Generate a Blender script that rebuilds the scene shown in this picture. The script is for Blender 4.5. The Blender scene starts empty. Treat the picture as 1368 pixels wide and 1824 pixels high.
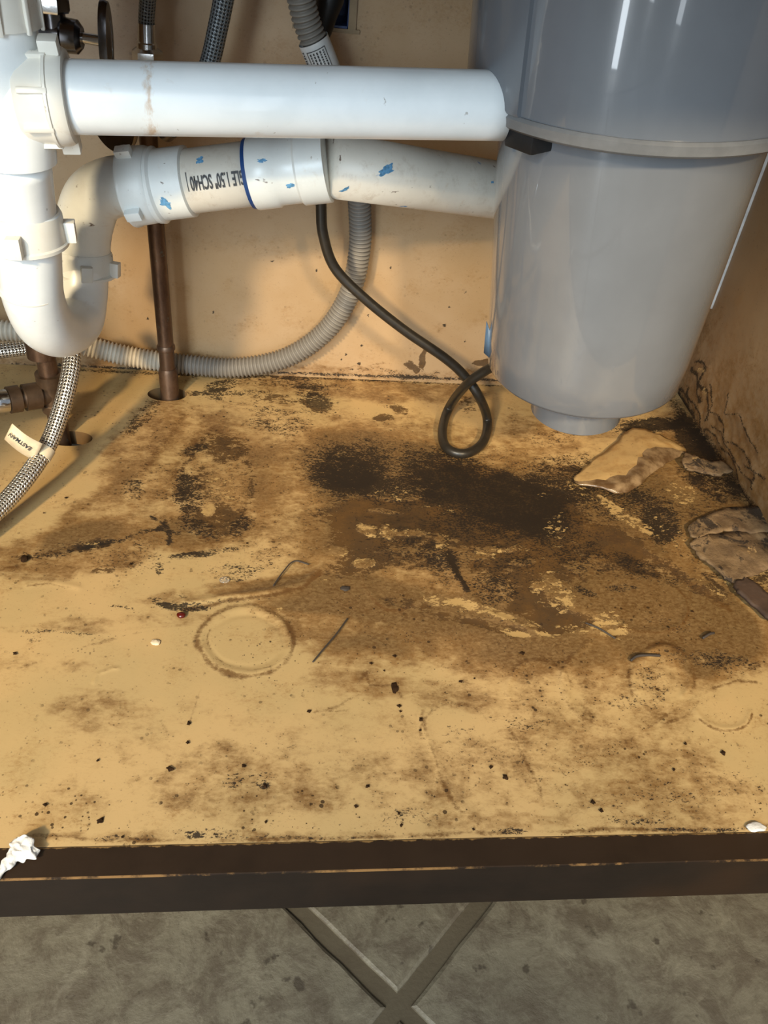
import bpy, bmesh, math, random
import numpy as np
from mathutils import Vector, Matrix, noise

S = bpy.context.scene
C = S.collection
PI = math.pi
# ------------------------------------------------------------------ camera
FPX = 1473.8
CAM = np.array([0.0, -0.24357, 0.49003])
YAW, PITCH, ROLL = 0.15058, 0.69274, 0.12078
FW = np.array([math.sin(YAW)*math.cos(PITCH), math.cos(YAW)*math.cos(PITCH), -math.sin(PITCH)])
_r = np.array([math.cos(YAW), -math.sin(YAW), 0.0]); _u = np.cross(_r, FW)
RT = math.cos(ROLL)*_r + math.sin(ROLL)*_u
UP = -math.sin(ROLL)*_r + math.cos(ROLL)*_u
cd = bpy.data.cameras.new('camera'); cam = bpy.data.objects.new('camera', cd); C.objects.link(cam)
cd.sensor_fit = 'VERTICAL'; cd.sensor_height = 36.0; cd.sensor_width = 27.0
cd.lens = FPX/1824*36; cd.clip_start = 0.01
m = Matrix(((RT[0], UP[0], -FW[0], CAM[0]), (RT[1], UP[1], -FW[1], CAM[1]), (RT[2], UP[2], -FW[2], CAM[2]), (0, 0, 0, 1)))
cam.matrix_world = m
S.camera = cam

# ------------------------------------------------------------------ world, lights, exposure
S.view_settings.view_transform = 'Standard'; S.view_settings.look = 'None'
S.view_settings.gamma = 1.0; S.view_settings.use_curve_mapping = False
S.view_settings.exposure = 0.0
w = bpy.data.worlds.new('room_light'); S.world = w; w.use_nodes = True
w.node_tree.nodes['Background'].inputs[0].default_value = (0.82, 0.91, 1.0, 1)
w.node_tree.nodes['Background'].inputs[1].default_value = 0.40

def area_light(name, loc, target, sx, sy, power, col):
    l = bpy.data.lights.new(name, 'AREA'); l.shape = 'RECTANGLE'; l.size = sx; l.size_y = sy
    l.energy = power; l.color = col
    o = bpy.data.objects.new(name, l); C.objects.link(o); o.location = loc
    o.rotation_euler = (Vector(target)-Vector(loc)).to_track_quat('-Z', 'Z' if False else 'Y').to_euler()
    return o
def spot_lamp(name, loc, target, cone, radius, power, col):
    l = bpy.data.lights.new(name, 'SPOT'); l.spot_size = math.radians(cone); l.spot_blend = 1.0
    l.shadow_soft_size = radius; l.energy = power; l.color = col
    o = bpy.data.objects.new(name, l); C.objects.link(o); o.location = loc
    o.rotation_euler = (Vector(target)-Vector(loc)).to_track_quat('-Z', 'Y').to_euler()
    return o
# ceiling spots and a window behind the camera, strips added to streak the disposal
spot_lamp('ceiling_spot_left', (-0.95, -1.45, 1.41), (-0.24, 0.54, 0.0), 35, 0.09, 250, (1.0, 0.78, 0.47))  # warm ceiling light; cone kept narrow to leave the floor's front centre dimmer
spot_lamp('ceiling_spot_right', (0.54, -1.55, 1.46), (0.56, 0.46, 0.0), 33, 0.09, 245, (1.0, 0.78, 0.47))
area_light('window_daylight', (-0.50, -1.30, 0.95), (0.0, 0.4, 0.3), 0.25, 0.8, 18.0, (0.70, 0.88, 1.0))
area_light('streak_light_left', (-0.46, -0.59, 0.71), (0.22, 0.28, 0.71), 0.075, 1.63, 5.0, (0.84, 0.93, 1.0))  # this and the next two: unseen strips added for the disposal's reflections
area_light('streak_light_middle', (-0.42, -1.25, 0.71), (0.22, 0.28, 0.71), 0.08, 1.63, 2.6, (0.84, 0.93, 1.0))
area_light('streak_light_right', (0.10, -1.30, 0.71), (0.22, 0.28, 0.71), 0.09, 1.63, 2.6, (0.84, 0.93, 1.0))

# ------------------------------------------------------------------ geometry helpers
D = 0.575            # inner face of the cabinet back
XR = 0.459           # inner face of the right side
XL = -0.42           # inner face of the left side

def ray(x, y):
    return FW + RT*(x-684)/FPX + UP*(912-y)/FPX
def at(x, y, Y):
    d = ray(x, y); return Vector(CAM + d*((Y-CAM[1])/d[1]))
def fl(x, y, z=0.0):
    d = ray(x, y); return Vector(CAM + d*((z-CAM[2])/d[2]))
def px(P):
    v = P-CAM; d = v@FW
    return 684+FPX*(v@RT)/d, 912-FPX*(v@UP)/d

def new_mesh(name, verts, faces, mats, parent=None, smooth=True, uvs=None, midx=None):
    me = bpy.data.meshes.new(name); me.from_pydata([tuple(v) for v in verts], [], faces)
    if not isinstance(mats, (list, tuple)): mats = [mats]
    for k in mats: me.materials.append(k)
    if uvs is not None:
        ul = me.uv_layers.new(name='UVMap')
        lv = np.empty(len(me.loops), dtype=np.int32); me.loops.foreach_get('vertex_index', lv)
        if callable(uvs): ul.data.foreach_set('uv', uvs(me, lv))
        else: ul.data.foreach_set('uv', np.array(uvs, dtype=np.float32).ravel())
    if midx is not None: me.polygons.foreach_set('material_index', midx)
    me.polygons.foreach_set('use_smooth', [smooth]*len(me.polygons)); me.update()
    o = bpy.data.objects.new(name, me); C.objects.link(o)
    if parent is not None: o.parent = parent
    return o
def recalc(o):
    b = bmesh.new(); b.from_mesh(o.data); bmesh.ops.recalc_face_normals(b, faces=b.faces); b.to_mesh(o.data); b.free(); return o
def tag(o, label=None, cat=None, group=None, kind=None):
    if label: o['label'] = label
    if cat: o['category'] = cat
    if group: o['group'] = group
    if kind: o['kind'] = kind
    return o
def thing(name, label, cat, loc=(0, 0, 0), rot=None, group=None):
    o = bpy.data.objects.new(name, None); C.objects.link(o); o.empty_display_size = 0.02
    o.location = loc
    if rot is not None: o.rotation_euler = rot
    return tag(o, label, cat, group)
def part(o, parent, label=None):
    # keep world-space vertices, re-express them under the parent
    M = Matrix.Translation(parent.location) @ parent.rotation_euler.to_matrix().to_4x4()
    o.data.transform(M.inverted()); o.parent = parent
    if label: o['label'] = label
    return o

def catmull(P, n):
    P = [Vector(p) for p in P]; out = []
    Q = [P[0]*2-P[1]] + P + [P[-1]*2-P[-2]]
    for i in range(1, len(Q)-2):
        p0, p1, p2, p3 = Q[i-1:i+3]
        for k in range(n):
            t = k/n
            out.append(0.5*((2*p1)+(p2-p0)*t+(2*p0-5*p1+4*p2-p3)*t*t+(3*p1-p0-3*p2+p3)*t**3))
    out.append(P[-1]); return out
def resample(P, step):
    L = [0.0]
    for a, b in zip(P, P[1:]): L.append(L[-1]+(b-a).length)
    n = max(2, int(L[-1]/step)); out = []; j = 0
    for i in range(n+1):
        s = L[-1]*i/n
        while j < len(L)-2 and L[j+1] < s: j += 1
        t = (s-L[j])/max(1e-9, L[j+1]-L[j]); out.append(P[j].lerp(P[j+1], t))
    return out, L[-1]
def tube(name, P, r, mat, seg=24, rf=None, cap=True, parent=None):
    """sweep a circle along points; r number or list; rf(s, L) radius function"""
    n = len(P); T = []
    for i in range(n):
        T.append((P[min(i+1, n-1)]-P[max(i-1, 0)]).normalized())
    nrm = T[0].orthogonal().normalized(); V = []; s = 0; F = []; VS = []
    tot = sum((b-a).length for a, b in zip(P, P[1:]))
    for i in range(n):
        if i:
            s += (P[i]-P[i-1]).length
            q = T[i-1].rotation_difference(T[i]); nrm = q @ nrm
        nrm = (nrm - T[i]*nrm.dot(T[i])).normalized(); bn = T[i].cross(nrm)
        rr = rf(s, tot) if rf else (r[i] if isinstance(r, (list, tuple)) else r)
        for k in range(seg):
            a = 2*PI*k/seg; V.append(P[i]+(nrm*math.cos(a)+bn*math.sin(a))*rr)
        VS.append(s)
    uv = []
    for i in range(n-1):
        for k in range(seg):
            k2 = (k+1) % seg
            F.append((i*seg+k, i*seg+k2, (i+1)*seg+k2, (i+1)*seg+k))
            u0, u1 = k/seg, (k+1)/seg
            uv += [(u0, VS[i]), (u1, VS[i]), (u1, VS[i+1]), (u0, VS[i+1])]
    if cap:
        F.append(tuple(range(seg))[::-1]); uv += [(0, 0)]*seg
        F.append(tuple((n-1)*seg+k for k in range(seg))); uv += [(0, 0)]*seg
    return recalc(new_mesh(name, V, F, mat, None, True, uv)) if False else new_mesh(name, V, F, mat, None, True, uv)
def basis(d):
    d = Vector(d).normalized()
    a = Vector((0, 0, 1)) if abs(d.z) < 0.9 else Vector((0, 1, 0))
    x = d.cross(a).normalized(); y = d.cross(x).normalized()
    return d, x, y
def lathe(name, P, d, prof, mat, seg=40, sharp=True):
    """prof: list of (t along d, radius); closed ends are radius 0"""
    d, x, y = basis(d); P = Vector(P); V = []; F = []
    n = len(prof)
    for t, r in prof:
        for k in range(seg):
            a = 2*PI*k/seg; V.append(P+d*t+(x*math.cos(a)+y*math.sin(a))*max(r, 1e-5))
    for i in range(n-1):
        for k in range(seg):
            k2 = (k+1) % seg; F.append((i*seg+k, i*seg+k2, (i+1)*seg+k2, (i+1)*seg+k))
    F.append(tuple(range(seg))[::-1]); F.append(tuple((n-1)*seg+k for k in range(seg)))
    o = new_mesh(name, V, F, mat); recalc(o)
    o.data.set_sharp_from_angle(angle=math.radians(38))
    return o
def join_into(a, b):
    """append mesh b to a (same part)"""
    bm = bmesh.new(); bm.from_mesh(a.data); bm.from_mesh(b.data); bm.to_mesh(a.data); bm.free()
    bpy.data.objects.remove(b); return a
def box(name, lo, hi, mat, bevel=0.0, parent=None):
    bm = bmesh.new(); bmesh.ops.create_cube(bm, size=1)
    lo = Vector(lo); hi = Vector(hi)
    for v in bm.verts: v.co = Vector([lo[i]+(v.co[i]+.5)*(hi[i]-lo[i]) for i in range(3)])
    if bevel: bmesh.ops.bevel(bm, geom=bm.edges[:], offset=bevel, segments=2, affect='EDGES', profile=.6)
    me = bpy.data.meshes.new(name); bm.to_mesh(me); bm.free(); me.materials.append(mat)
    o = bpy.data.objects.new(name, me); C.objects.link(o)
    if parent: o.parent = parent
    return o
def obox(name, P, d, x, half, mat, bevel=0.0):
    """oriented box centred at P, axes d, x, d^x with half sizes"""
    d = Vector(d).normalized(); x = Vector(x); x = (x-d*x.dot(d)).normalized(); y = d.cross(x)
    bm = bmesh.new(); bmesh.ops.create_cube(bm, size=2)
    for v in bm.verts:
        c = v.co.copy(); v.co = Vector((c[0]*half[0], c[1]*half[1], c[2]*half[2]))
    if bevel: bmesh.ops.bevel(bm, geom=bm.edges[:], offset=bevel, segments=2, affect='EDGES', profile=.6)
    for v in bm.verts: v.co = Vector(P)+d*v.co[0]+x*v.co[1]+y*v.co[2]
    me = bpy.data.meshes.new(name); bm.to_mesh(me); bm.free(); me.materials.append(mat)
    for p in me.polygons: p.use_smooth = True
    me.set_sharp_from_angle(angle=math.radians(35))
    o = bpy.data.objects.new(name, me); C.objects.link(o); return o

# ------------------------------------------------------------------ material helper
def lin(c):
    return tuple(((v/255)/12.92 if v/255 <= .04045 else ((v/255+.055)/1.055)**2.4) for v in c)+(1,)
class G:
    def __init__(s, name):
        s.m = bpy.data.materials.new(name); s.m.use_nodes = True; s.t = s.m.node_tree
        s.b = s.t.nodes['Principled BSDF']; s.co = None
    def n(s, typ, **kw):
        x = s.t.nodes.new(typ)
        for k, v in kw.items(): setattr(x, k, v)
        return x
    def put(s, sock, v):
        if hasattr(v, 'is_linked') or isinstance(v, bpy.types.NodeSocket): s.t.links.new(v, sock)
        else:
            if isinstance(v, tuple) and len(v) == 3 and sock.type == 'RGBA': v = v+(1,)
            sock.default_value = v
    def obj(s):
        if s.co is None: s.co = s.n('ShaderNodeTexCoord').outputs['Object']
        return s.co
    def uv(s): return s.n('ShaderNodeTexCoord').outputs['UV']
    def mapping(s, v, sc=(1, 1, 1), rot=(0, 0, 0), loc=(0, 0, 0)):
        x = s.n('ShaderNodeMapping'); s.put(x.inputs[0], v); x.inputs[1].default_value = loc; x.inputs[2].default_value = rot; x.inputs[3].default_value = sc
        return x.outputs[0]
    def noise(s, scale, detail=4, rough=.55, vec=None, dist=0.0):
        x = s.n('ShaderNodeTexNoise'); s.put(x.inputs['Vector'], vec if vec is not None else s.obj())
        x.inputs['Scale'].default_value = scale; x.inputs['Detail'].default_value = detail; x.inputs['Roughness'].default_value = rough
        x.inputs['Distortion'].default_value = dist
        return x.outputs['Fac']
    def vor(s, scale, feature='F1', out='Distance', vec=None, rnd=1.0):
        x = s.n('ShaderNodeTexVoronoi', feature=feature); s.put(x.inputs['Vector'], vec if vec is not None else s.obj())
        x.inputs['Scale'].default_value = scale; x.inputs['Randomness'].default_value = rnd; return x.outputs[out]
    def attr(s, name):
        x = s.n('ShaderNodeAttribute', attribute_name=name); return x.outputs['Fac']
    def math(s, op, a, b=0.0, c=0.0, clamp=False):
        x = s.n('ShaderNodeMath', operation=op, use_clamp=clamp); s.put(x.inputs[0], a); s.put(x.inputs[1], b); s.put(x.inputs[2], c); return x.outputs[0]
    def rng(s, v, a, b, c=0.0, d=1.0, smooth=True):
        x = s.n('ShaderNodeMapRange', interpolation_type='SMOOTHSTEP' if smooth else 'LINEAR'); s.put(x.inputs[0], v)
        x.inputs[1].default_value = a; x.inputs[2].default_value = b; x.inputs[3].default_value = c; x.inputs[4].default_value = d
        return x.outputs[0]
    def mix(s, f, a, b, mode='MIX'):
        x = s.n('ShaderNodeMix', data_type='RGBA', blend_type=mode); s.put(x.inputs[0], f); s.put(x.inputs[6], a); s.put(x.inputs[7], b); return x.outputs[2]
    def bump(s, h, strength=.3, dist=.001, normal=None):
        x = s.n('ShaderNodeBump'); x.inputs['Strength'].default_value = strength; x.inputs['Distance'].default_value = dist
        s.put(x.inputs['Height'], h)
        if normal is not None: s.put(x.inputs['Normal'], normal)
        return x.outputs[0]
    def sep(s, v):
        x = s.n('ShaderNodeSeparateXYZ'); s.put(x.inputs[0], v); return x.outputs
    def set(s, **kw):
        for k, v in kw.items(): s.put(s.b.inputs[k.replace('_', ' ')], v)
        return s.m
def plain(name, col, rough=.5, metal=0.0, var=.12, nscale=60, bump=.15, coat=0.0, spec=.5):
    g = G(name); n = g.noise(nscale, 5)
    c = g.mix(g.rng(n, .3, .7), tuple(v*(1-var) for v in lin(col)[:3]), tuple(min(1, v*(1+var)) for v in lin(col)[:3]))
    g.set(Base_Color=c, Roughness=rough, Metallic=metal, Coat_Weight=coat, Normal=g.bump(g.noise(nscale*5, 3), bump, .0004))
    g.b.inputs['Specular IOR Level'].default_value = spec
    return g.m

# ---- laminate with stain masks (attributes are real marks on the sheet)
def laminate(name, base1, base2):
    g = G(name)
    st = lambda v, k=2.2: g.math('ADD', .5, g.math('MULTIPLY', g.math('SUBTRACT', v, .5), k))     # stretch to about 0..1
    an = g.mapping(g.obj(), (1, 1.7, 1.7))
    fine = st(g.noise(400, 7, .72, an, dist=.5)); fin2 = st(g.noise(260, 7, .75, an, dist=.6)); mid = st(g.noise(95, 7, .68, an, dist=.3)); lowm = st(g.noise(34, 6, .62)); big = st(g.noise(9, 4, .55))
    c = g.mix(g.rng(big, .2, .8), lin(base1), lin(base2))
    c = g.mix(g.math('MULTIPLY', g.rng(g.math('ADD', g.math('MULTIPLY', lowm, .5), g.math('MULTIPLY', fin2, .5)), .5, .9), .42), c, lin((150, 112, 62)))
    c = g.mix(g.math('MULTIPLY', g.rng(fine, .62, 1.0), .28), c, lin((140, 108, 66)))
    frk = st(g.noise(230, 8, .78, g.mapping(g.obj(), (1, 1.5, 1.5), loc=(3, 7, 0))), 2.4)
    c = g.mix(g.math('MULTIPLY', g.rng(g.math('ADD', frk, g.math('MULTIPLY', g.math('SUBTRACT', lowm, .5), .5)), .66, .95), g.math('MULTIPLY', g.attr('grit'), .55)), c, lin((140, 98, 52)))
    wash = g.attr('wash')
    wv = g.math('ADD', wash, g.math('ADD', g.math('MULTIPLY', g.math('SUBTRACT', mid, .5), .8), g.math('MULTIPLY', g.math('SUBTRACT', lowm, .5), .7)))
    wcol = g.mix(g.rng(lowm, .2, .8), lin((130, 90, 44)), lin((112, 78, 40)))
    wcol = g.mix(g.rng(wash, .72, 1.15), wcol, lin((88, 58, 25)))
    c = g.mix(g.math('MULTIPLY', g.math('MULTIPLY', g.rng(wv, .0, .92, 0, .95), g.rng(fin2, -.1, .9, .6, 1.0)), g.rng(wash, 0.0, .25)), c, wcol)
    ln = g.attr('line')
    lv = g.math('ADD', ln, g.math('ADD', g.math('MULTIPLY', g.math('SUBTRACT', fin2, .5), .9), g.math('MULTIPLY', g.math('SUBTRACT', lowm, .5), 1.1)))
    c = g.mix(g.math('MULTIPLY', g.rng(lv, .15, 1.0, 0, .85), g.rng(ln, .02, .2)), c, lin((98, 66, 32)))
    rust = g.attr('rust')
    nz = g.math('ADD', g.math('MULTIPLY', g.math('SUBTRACT', fin2, .5), 1.15), g.math('ADD', g.math('MULTIPLY', g.math('SUBTRACT', lowm, .5), .45), g.math('MULTIPLY', g.math('SUBTRACT', mid, .5), 1.0)))
    rv = g.math('ADD', rust, nz)
    rmask = g.math('MULTIPLY', g.rng(rv, .46, .53), g.rng(rust, .04, .2))
    rc = g.mix(g.rng(lowm, .2, .8), lin((90, 62, 28)), lin((62, 42, 20)))
    rc = g.mix(g.rng(fin2, .4, 1.0, 0, .55), rc, lin((116, 84, 40)))
    dk = g.math('ADD', g.attr('dark'), g.math('MULTIPLY', g.math('SUBTRACT', mid, .5), .6))
    rc = g.mix(g.math('MULTIPLY', g.rng(dk, .1, 1.0, 0, .9), g.rng(g.attr('dark'), 0, .15)), rc, lin((25, 16, 7)))
    c = g.mix(g.math('MULTIPLY', rmask, g.rng(lowm, .2, .8, .97, .82)), c, rc)
    mold = g.attr('mold')
    mv = g.math('ADD', mold, g.math('MULTIPLY', g.math('SUBTRACT', fine, .5), 1.75))
    mv = g.math('ADD', mv, g.math('MULTIPLY', g.math('SUBTRACT', mid, .5), .75))
    mmask = g.math('MULTIPLY', g.rng(mv, .62, .74), g.rng(mold, .03, .15))
    c = g.mix(g.math('MULTIPLY', mmask, .93), c, lin((30, 20, 10)))
    vd = g.vor(150); sel = g.rng(lowm, .5, .75)
    rad = g.math('MULTIPLY', g.noise(150, 1), .36)
    dots = g.math('MULTIPLY', g.math('LESS_THAN', vd, rad), sel)
    vd2 = g.vor(330); d2 = g.math('MULTIPLY', g.math('LESS_THAN', vd2, g.math('MULTIPLY', g.noise(90, 1), .34)), g.rng(mid, .45, .7))
    dots = g.math('MULTIPLY', g.math('MAXIMUM', dots, d2), g.attr('grit'))
    c = g.mix(g.math('MULTIPLY', dots, .88), c, lin((56, 38, 20)))
    chip = g.attr('chip')
    cv = g.math('ADD', chip, g.math('ADD', g.math('MULTIPLY', g.math('SUBTRACT', fin2, .5), .8), g.math('MULTIPLY', g.math('SUBTRACT', mid, .5), 1.1)))
    cmask = g.math('MULTIPLY', g.rng(cv, .5, .62), g.rng(chip, .05, .2))
    c = g.mix(cmask, c, lin((184, 151, 98)))
    worn = g.math('MULTIPLY', g.math('MAXIMUM', rmask, mmask), g.math('SUBTRACT', 1.0, cmask))
    h = g.math('ADD', g.math('MULTIPLY', fine, .10), g.math('MULTIPLY', g.math('SUBTRACT', 1.0, worn), .9))
    h = g.math('ADD', h, g.math('MULTIPLY', mid, .15))
    ro = g.math('ADD', .40, g.math('MULTIPLY', worn, .25))
    return g.set(Base_Color=c, Roughness=ro, Normal=g.bump(h, .35, .0006))

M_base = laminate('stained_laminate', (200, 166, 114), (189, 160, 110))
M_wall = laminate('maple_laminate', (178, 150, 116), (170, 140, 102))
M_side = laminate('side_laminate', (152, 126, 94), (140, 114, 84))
M_edge = plain('board_edge', (120, 92, 58), .8)

g = G('rail_varnish')
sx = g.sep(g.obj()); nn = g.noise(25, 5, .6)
c = g.mix(g.rng(nn, .3, .7), lin((28, 20, 14)), lin((35, 25, 17)))
c = g.mix(g.rng(g.noise(6, 3), .5, .75), c, lin((48, 31, 17)))
grain = g.noise(30, 5, .6, g.mapping(g.obj(), (1, 12, 12))); c = g.mix(g.rng(grain, .5, .8, 0, .35), c, lin((37, 23, 14)))
c = g.mix(g.math('MULTIPLY', g.math('GREATER_THAN', sx[2], .1147), g.rng(nn, .1, .6, .35, .75)), c, lin((51, 36, 23)))  # top face of the same varnish painted lighter, as if lit from above
nearedge = g.math('MULTIPLY', g.math('LESS_THAN', sx[1], .0009), g.math('GREATER_THAN', sx[2], .1136))
wear = g.math('MULTIPLY', nearedge, g.rng(g.noise(11, 7, .75), .46, .56, 0, .8))
c = g.mix(wear, c, lin((146, 109, 65)))
c = g.mix(g.rng(g.noise(110, 4, .8), .70, .76, 0, .5), c, lin((108, 91, 71)))
# dirt creeping over the inner edge
cr = g.math('ADD', sx[1], g.math('MULTIPLY', g.noise(120, 5, .65), .006)); 
c = g.mix(g.rng(cr, .0212, .0222), c, lin((136, 105, 63)))
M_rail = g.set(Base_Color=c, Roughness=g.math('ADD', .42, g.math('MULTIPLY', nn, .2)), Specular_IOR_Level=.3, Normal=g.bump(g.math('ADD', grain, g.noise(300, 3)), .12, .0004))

g = G('stone_tile')
n1 = g.noise(7, 6, .6, dist=.6); n2 = g.noise(34, 9, .74, dist=.4); n3 = g.noise(160, 4)
c = g.mix(g.rng(n1, .3, .7), lin((112, 103, 85)), lin((126, 117, 97)))
c = g.mix(g.rng(n2, .40, .62), c, lin((97, 86, 70)))
c = g.mix(g.rng(g.noise(16, 5, .6, dist=1.0), .56, .72, 0, .6), c, lin((138, 129, 109)))
c = g.mix(g.rng(g.noise(75, 3), .64, .72, 0, .8), c, lin((66, 56, 44)))
c = g.mix(g.rng(g.noise(130, 6, .7), .5, .75, 0, .5), c, lin((83, 73, 57)))
c = g.mix(g.rng(g.noise(55, 7, .7, g.mapping(g.obj(), (1, 1, 1), loc=(3, 1, 0)), dist=.8), .55, .72, 0, .5), c, lin((145, 135, 113)))
M_tile = g.set(Base_Color=c, Roughness=.5, Normal=g.bump(g.math('ADD', n2, g.math('MULTIPLY', n3, .6)), .6, .0018))
g = G('grout'); n1 = g.noise(50, 5)
M_grout = g.set(Base_Color=g.mix(n1, lin((80, 68, 50)), lin((93, 83, 64))), Roughness=.9, Normal=g.bump(g.noise(300, 4), .4, .001))

def pvc(name, c1, c2, stain=(176, 140, 96), amt=.5, rough=.32, dirt=.0, blue=False):
    g = G(name); b = g.noise(18, 5, .6)
    c = g.mix(g.rng(b, .3, .7), lin(c1), lin(c2))
    c = g.mix(g.rng(g.noise(34, 6, .7, dist=.5), .60, .78, 0, amt), c, lin(stain))
    c = g.mix(g.rng(g.noise(190, 3, .6), .70, .76, 0, .45), c, lin((120, 104, 84)))
    if dirt:
        c = g.mix(g.rng(g.noise(75, 7, .75), .5, .75, 0, dirt), c, lin((140, 112, 80)))
        c = g.mix(g.rng(g.noise(120, 3, .6, g.mapping(g.obj(), (.5, 1, 1))), .685, .74, 0, .9), c, lin((84, 58, 44)))
    if blue:
        v = g.noise(30, 3, .5, g.mapping(g.obj(), (1, 1, 1), loc=(.31, .2, .1)))
        c = g.mix(g.math('MULTIPLY', g.rng(v, .665, .69), g.rng(g.noise(220, 2), .4, .55)), c, lin((70, 128, 178)))
    m_ = g.set(Base_Color=c, Roughness=rough, Normal=g.bump(g.noise(260, 3), .08, .0003))
    g.b.inputs['Subsurface Weight'].default_value = 0.0
    return m_
M_pvc = pvc('white_drain_plastic', (226, 230, 230), (238, 241, 241), amt=.22)
M_pvc_old = pvc('aged_white_plastic', (216, 220, 219), (228, 231, 228), amt=.35, dirt=.10)
M_sch = pvc('schedule_pipe_plastic', (206, 200, 188), (216, 210, 198), amt=.4, dirt=.35, rough=.42, blue=True)
M_nut = pvc('cream_nut_plastic', (228, 222, 208), (236, 232, 222), amt=.35)
# upper waste tube: brown drip marks at one place on its length
g = G('waste_tube_plastic')
b_ = g.noise(18, 5, .6); c = g.mix(g.rng(b_, .3, .7), lin((228, 233, 234)), lin((240, 244, 245)))
pos = g.sep(g.obj())
near = g.math('SUBTRACT', 1.0, g.math('MULTIPLY', g.math('ABSOLUTE', g.math('SUBTRACT', pos[0], .058)), 70.0), clamp=True)
d1 = g.math('MULTIPLY', g.rng(g.math('ADD', near, g.math('MULTIPLY', g.math('SUBTRACT', g.noise(120, 6, .7, g.mapping(g.obj(), (1, .5, .35))), .5), 2.6)), .75, 1.3), near)
c = g.mix(g.math('MULTIPLY', d1, .75), c, lin((190, 152, 108)))
c = g.mix(g.rng(g.noise(45, 5, .6, dist=.5), .64, .76, 0, .3), c, lin((196, 172, 142)))
c = g.mix(g.rng(g.noise(170, 3, .6), .72, .76, 0, .5), c, lin((120, 104, 84)))
M_waste = g.set(Base_Color=c, Roughness=.28, Normal=g.bump(g.noise(240, 3), .06, .0003), Coat_Weight=.2)

M_blue = plain('blue_primer', (22, 62, 118), .45)
M_disp = plain('grey_disposal_plastic', (110, 113, 118), .2, 0, .05, 20, .005, 1.0)
M_disp2 = plain('grey_disposal_side', (104, 108, 114), .25, 0, .05, 20, .01, .4)
M_lip = plain('grey_disposal_seam', (116, 116, 116), .3)
M_black = plain('black_rubber', (22, 22, 24), .45, 0, .2, 50)
g = G('cord_rubber'); M_cord = g.set(Base_Color=g.mix(g.noise(200, 4), lin((24, 22, 20)), lin((50, 44, 36))), Roughness=.38, Normal=g.bump(g.noise(500, 3), .1, .0003))
M_chrome = plain('aged_chrome', (196, 196, 198), .16, 1.0, .15, 40)
M_dchrome = plain('tarnished_chrome', (104, 102, 104), .26, 1.0, .3, 60)
g = G('aged_copper')
n1 = g.noise(35, 6, .7, g.mapping(g.obj(), (1, 1, .4)))
c = g.mix(g.rng(n1, .35, .65), lin((120, 96, 78)), lin((82, 62, 50))); c = g.mix(g.rng(g.noise(120, 4, .7), .62, .72, 0, .6), c, lin((104, 120, 112)))
M_copper = g.set(Base_Color=c, Roughness=.42, Metallic=.75, Normal=g.bump(g.noise(200, 4), .25, .0005))
M_brass = plain('dull_brass', (88, 70, 54), .45, .6, .3, 70)

def braid(name, dark, light, strands=10, pitch=130.0, metal=.9, rough=.3):
    g = G(name); uv = g.sep(g.uv())
    a = g.math('ADD', g.math('MULTIPLY', uv[0], strands*2), g.math('MULTIPLY', uv[1], pitch*2))
    b = g.math('SUBTRACT', g.math('MULTIPLY', uv[0], strands*2), g.math('MULTIPLY', uv[1], pitch*2))
    sa = g.math('SINE', g.math('MULTIPLY', a, PI)); sb = g.math('SINE', g.math('MULTIPLY', b, PI))
    p = g.math('MULTIPLY', sa, sb); h = g.rng(p, -.95, .25)
    fine = g.math('SINE', g.math('MULTIPLY', g.math('ADD', a, 0.0), PI*3)); h2 = g.math('ADD', h, g.math('MULTIPLY', fine, .15))
    c = g.mix(h, lin(dark), lin(light))
    return g.set(Base_Color=c, Metallic=metal, Roughness=rough, Normal=g.bump(h2, .9, .0008))
M_braid = braid('stainless_braid', (52, 46, 38), (236, 228, 214), 8, 175, .85, .26)
M_braid_d = braid('dark_braid', (40, 44, 48), (132, 138, 142), 8, 190, .6, .4)

g = G('corrugated_grey'); uv = g.sep(g.uv())
n1 = g.noise(14, 3)
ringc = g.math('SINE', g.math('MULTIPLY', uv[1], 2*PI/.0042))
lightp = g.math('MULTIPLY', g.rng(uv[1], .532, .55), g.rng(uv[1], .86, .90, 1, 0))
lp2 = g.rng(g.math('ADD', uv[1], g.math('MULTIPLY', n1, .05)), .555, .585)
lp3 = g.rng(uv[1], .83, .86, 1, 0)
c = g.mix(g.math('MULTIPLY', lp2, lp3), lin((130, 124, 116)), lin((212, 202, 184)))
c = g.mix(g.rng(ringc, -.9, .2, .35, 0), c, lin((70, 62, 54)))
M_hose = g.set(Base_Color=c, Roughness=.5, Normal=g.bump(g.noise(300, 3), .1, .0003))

M_paper = plain('label_paper', (214, 214, 212), .6)
M_ink = plain('label_ink', (60, 62, 64), .6)
M_tag = plain('aged_tag_paper', (226, 206, 172), .7, var=.18)
M_ptext = plain('print_ink', (52, 54, 58), .6)
M_boxblue = plain('blue_box_plastic', (34, 62, 112), .4)
M_metal = plain('dull_metal', (130, 112, 88), .45, .7)
M_dark = plain('dark_void', (22, 17, 13), .9)
M_tape = plain('blue_label_film', (84, 108, 132), .4)
g = G('curled_film'); M_film = g.set(Base_Color=g.mix(g.rng(g.noise(70, 4), .35, .7), lin((92, 68, 44)), lin((150, 124, 92))), Roughness=.22, Coat_Weight=.5, Normal=g.bump(g.noise(110, 4), .5, .002))
g = G('loose_laminate'); M_flap = g.set(Base_Color=g.mix(g.rng(g.noise(60, 6, .7), .45, .75), g.mix(g.rng(g.noise(240, 6, .75), .60, .68, 0, .8), lin((190, 156, 104)), lin((60, 42, 24))), lin((168, 128, 76))), Roughness=.4, Normal=g.bump(g.noise(200, 4), .3, .0008))
g = G('torn_board')
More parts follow.
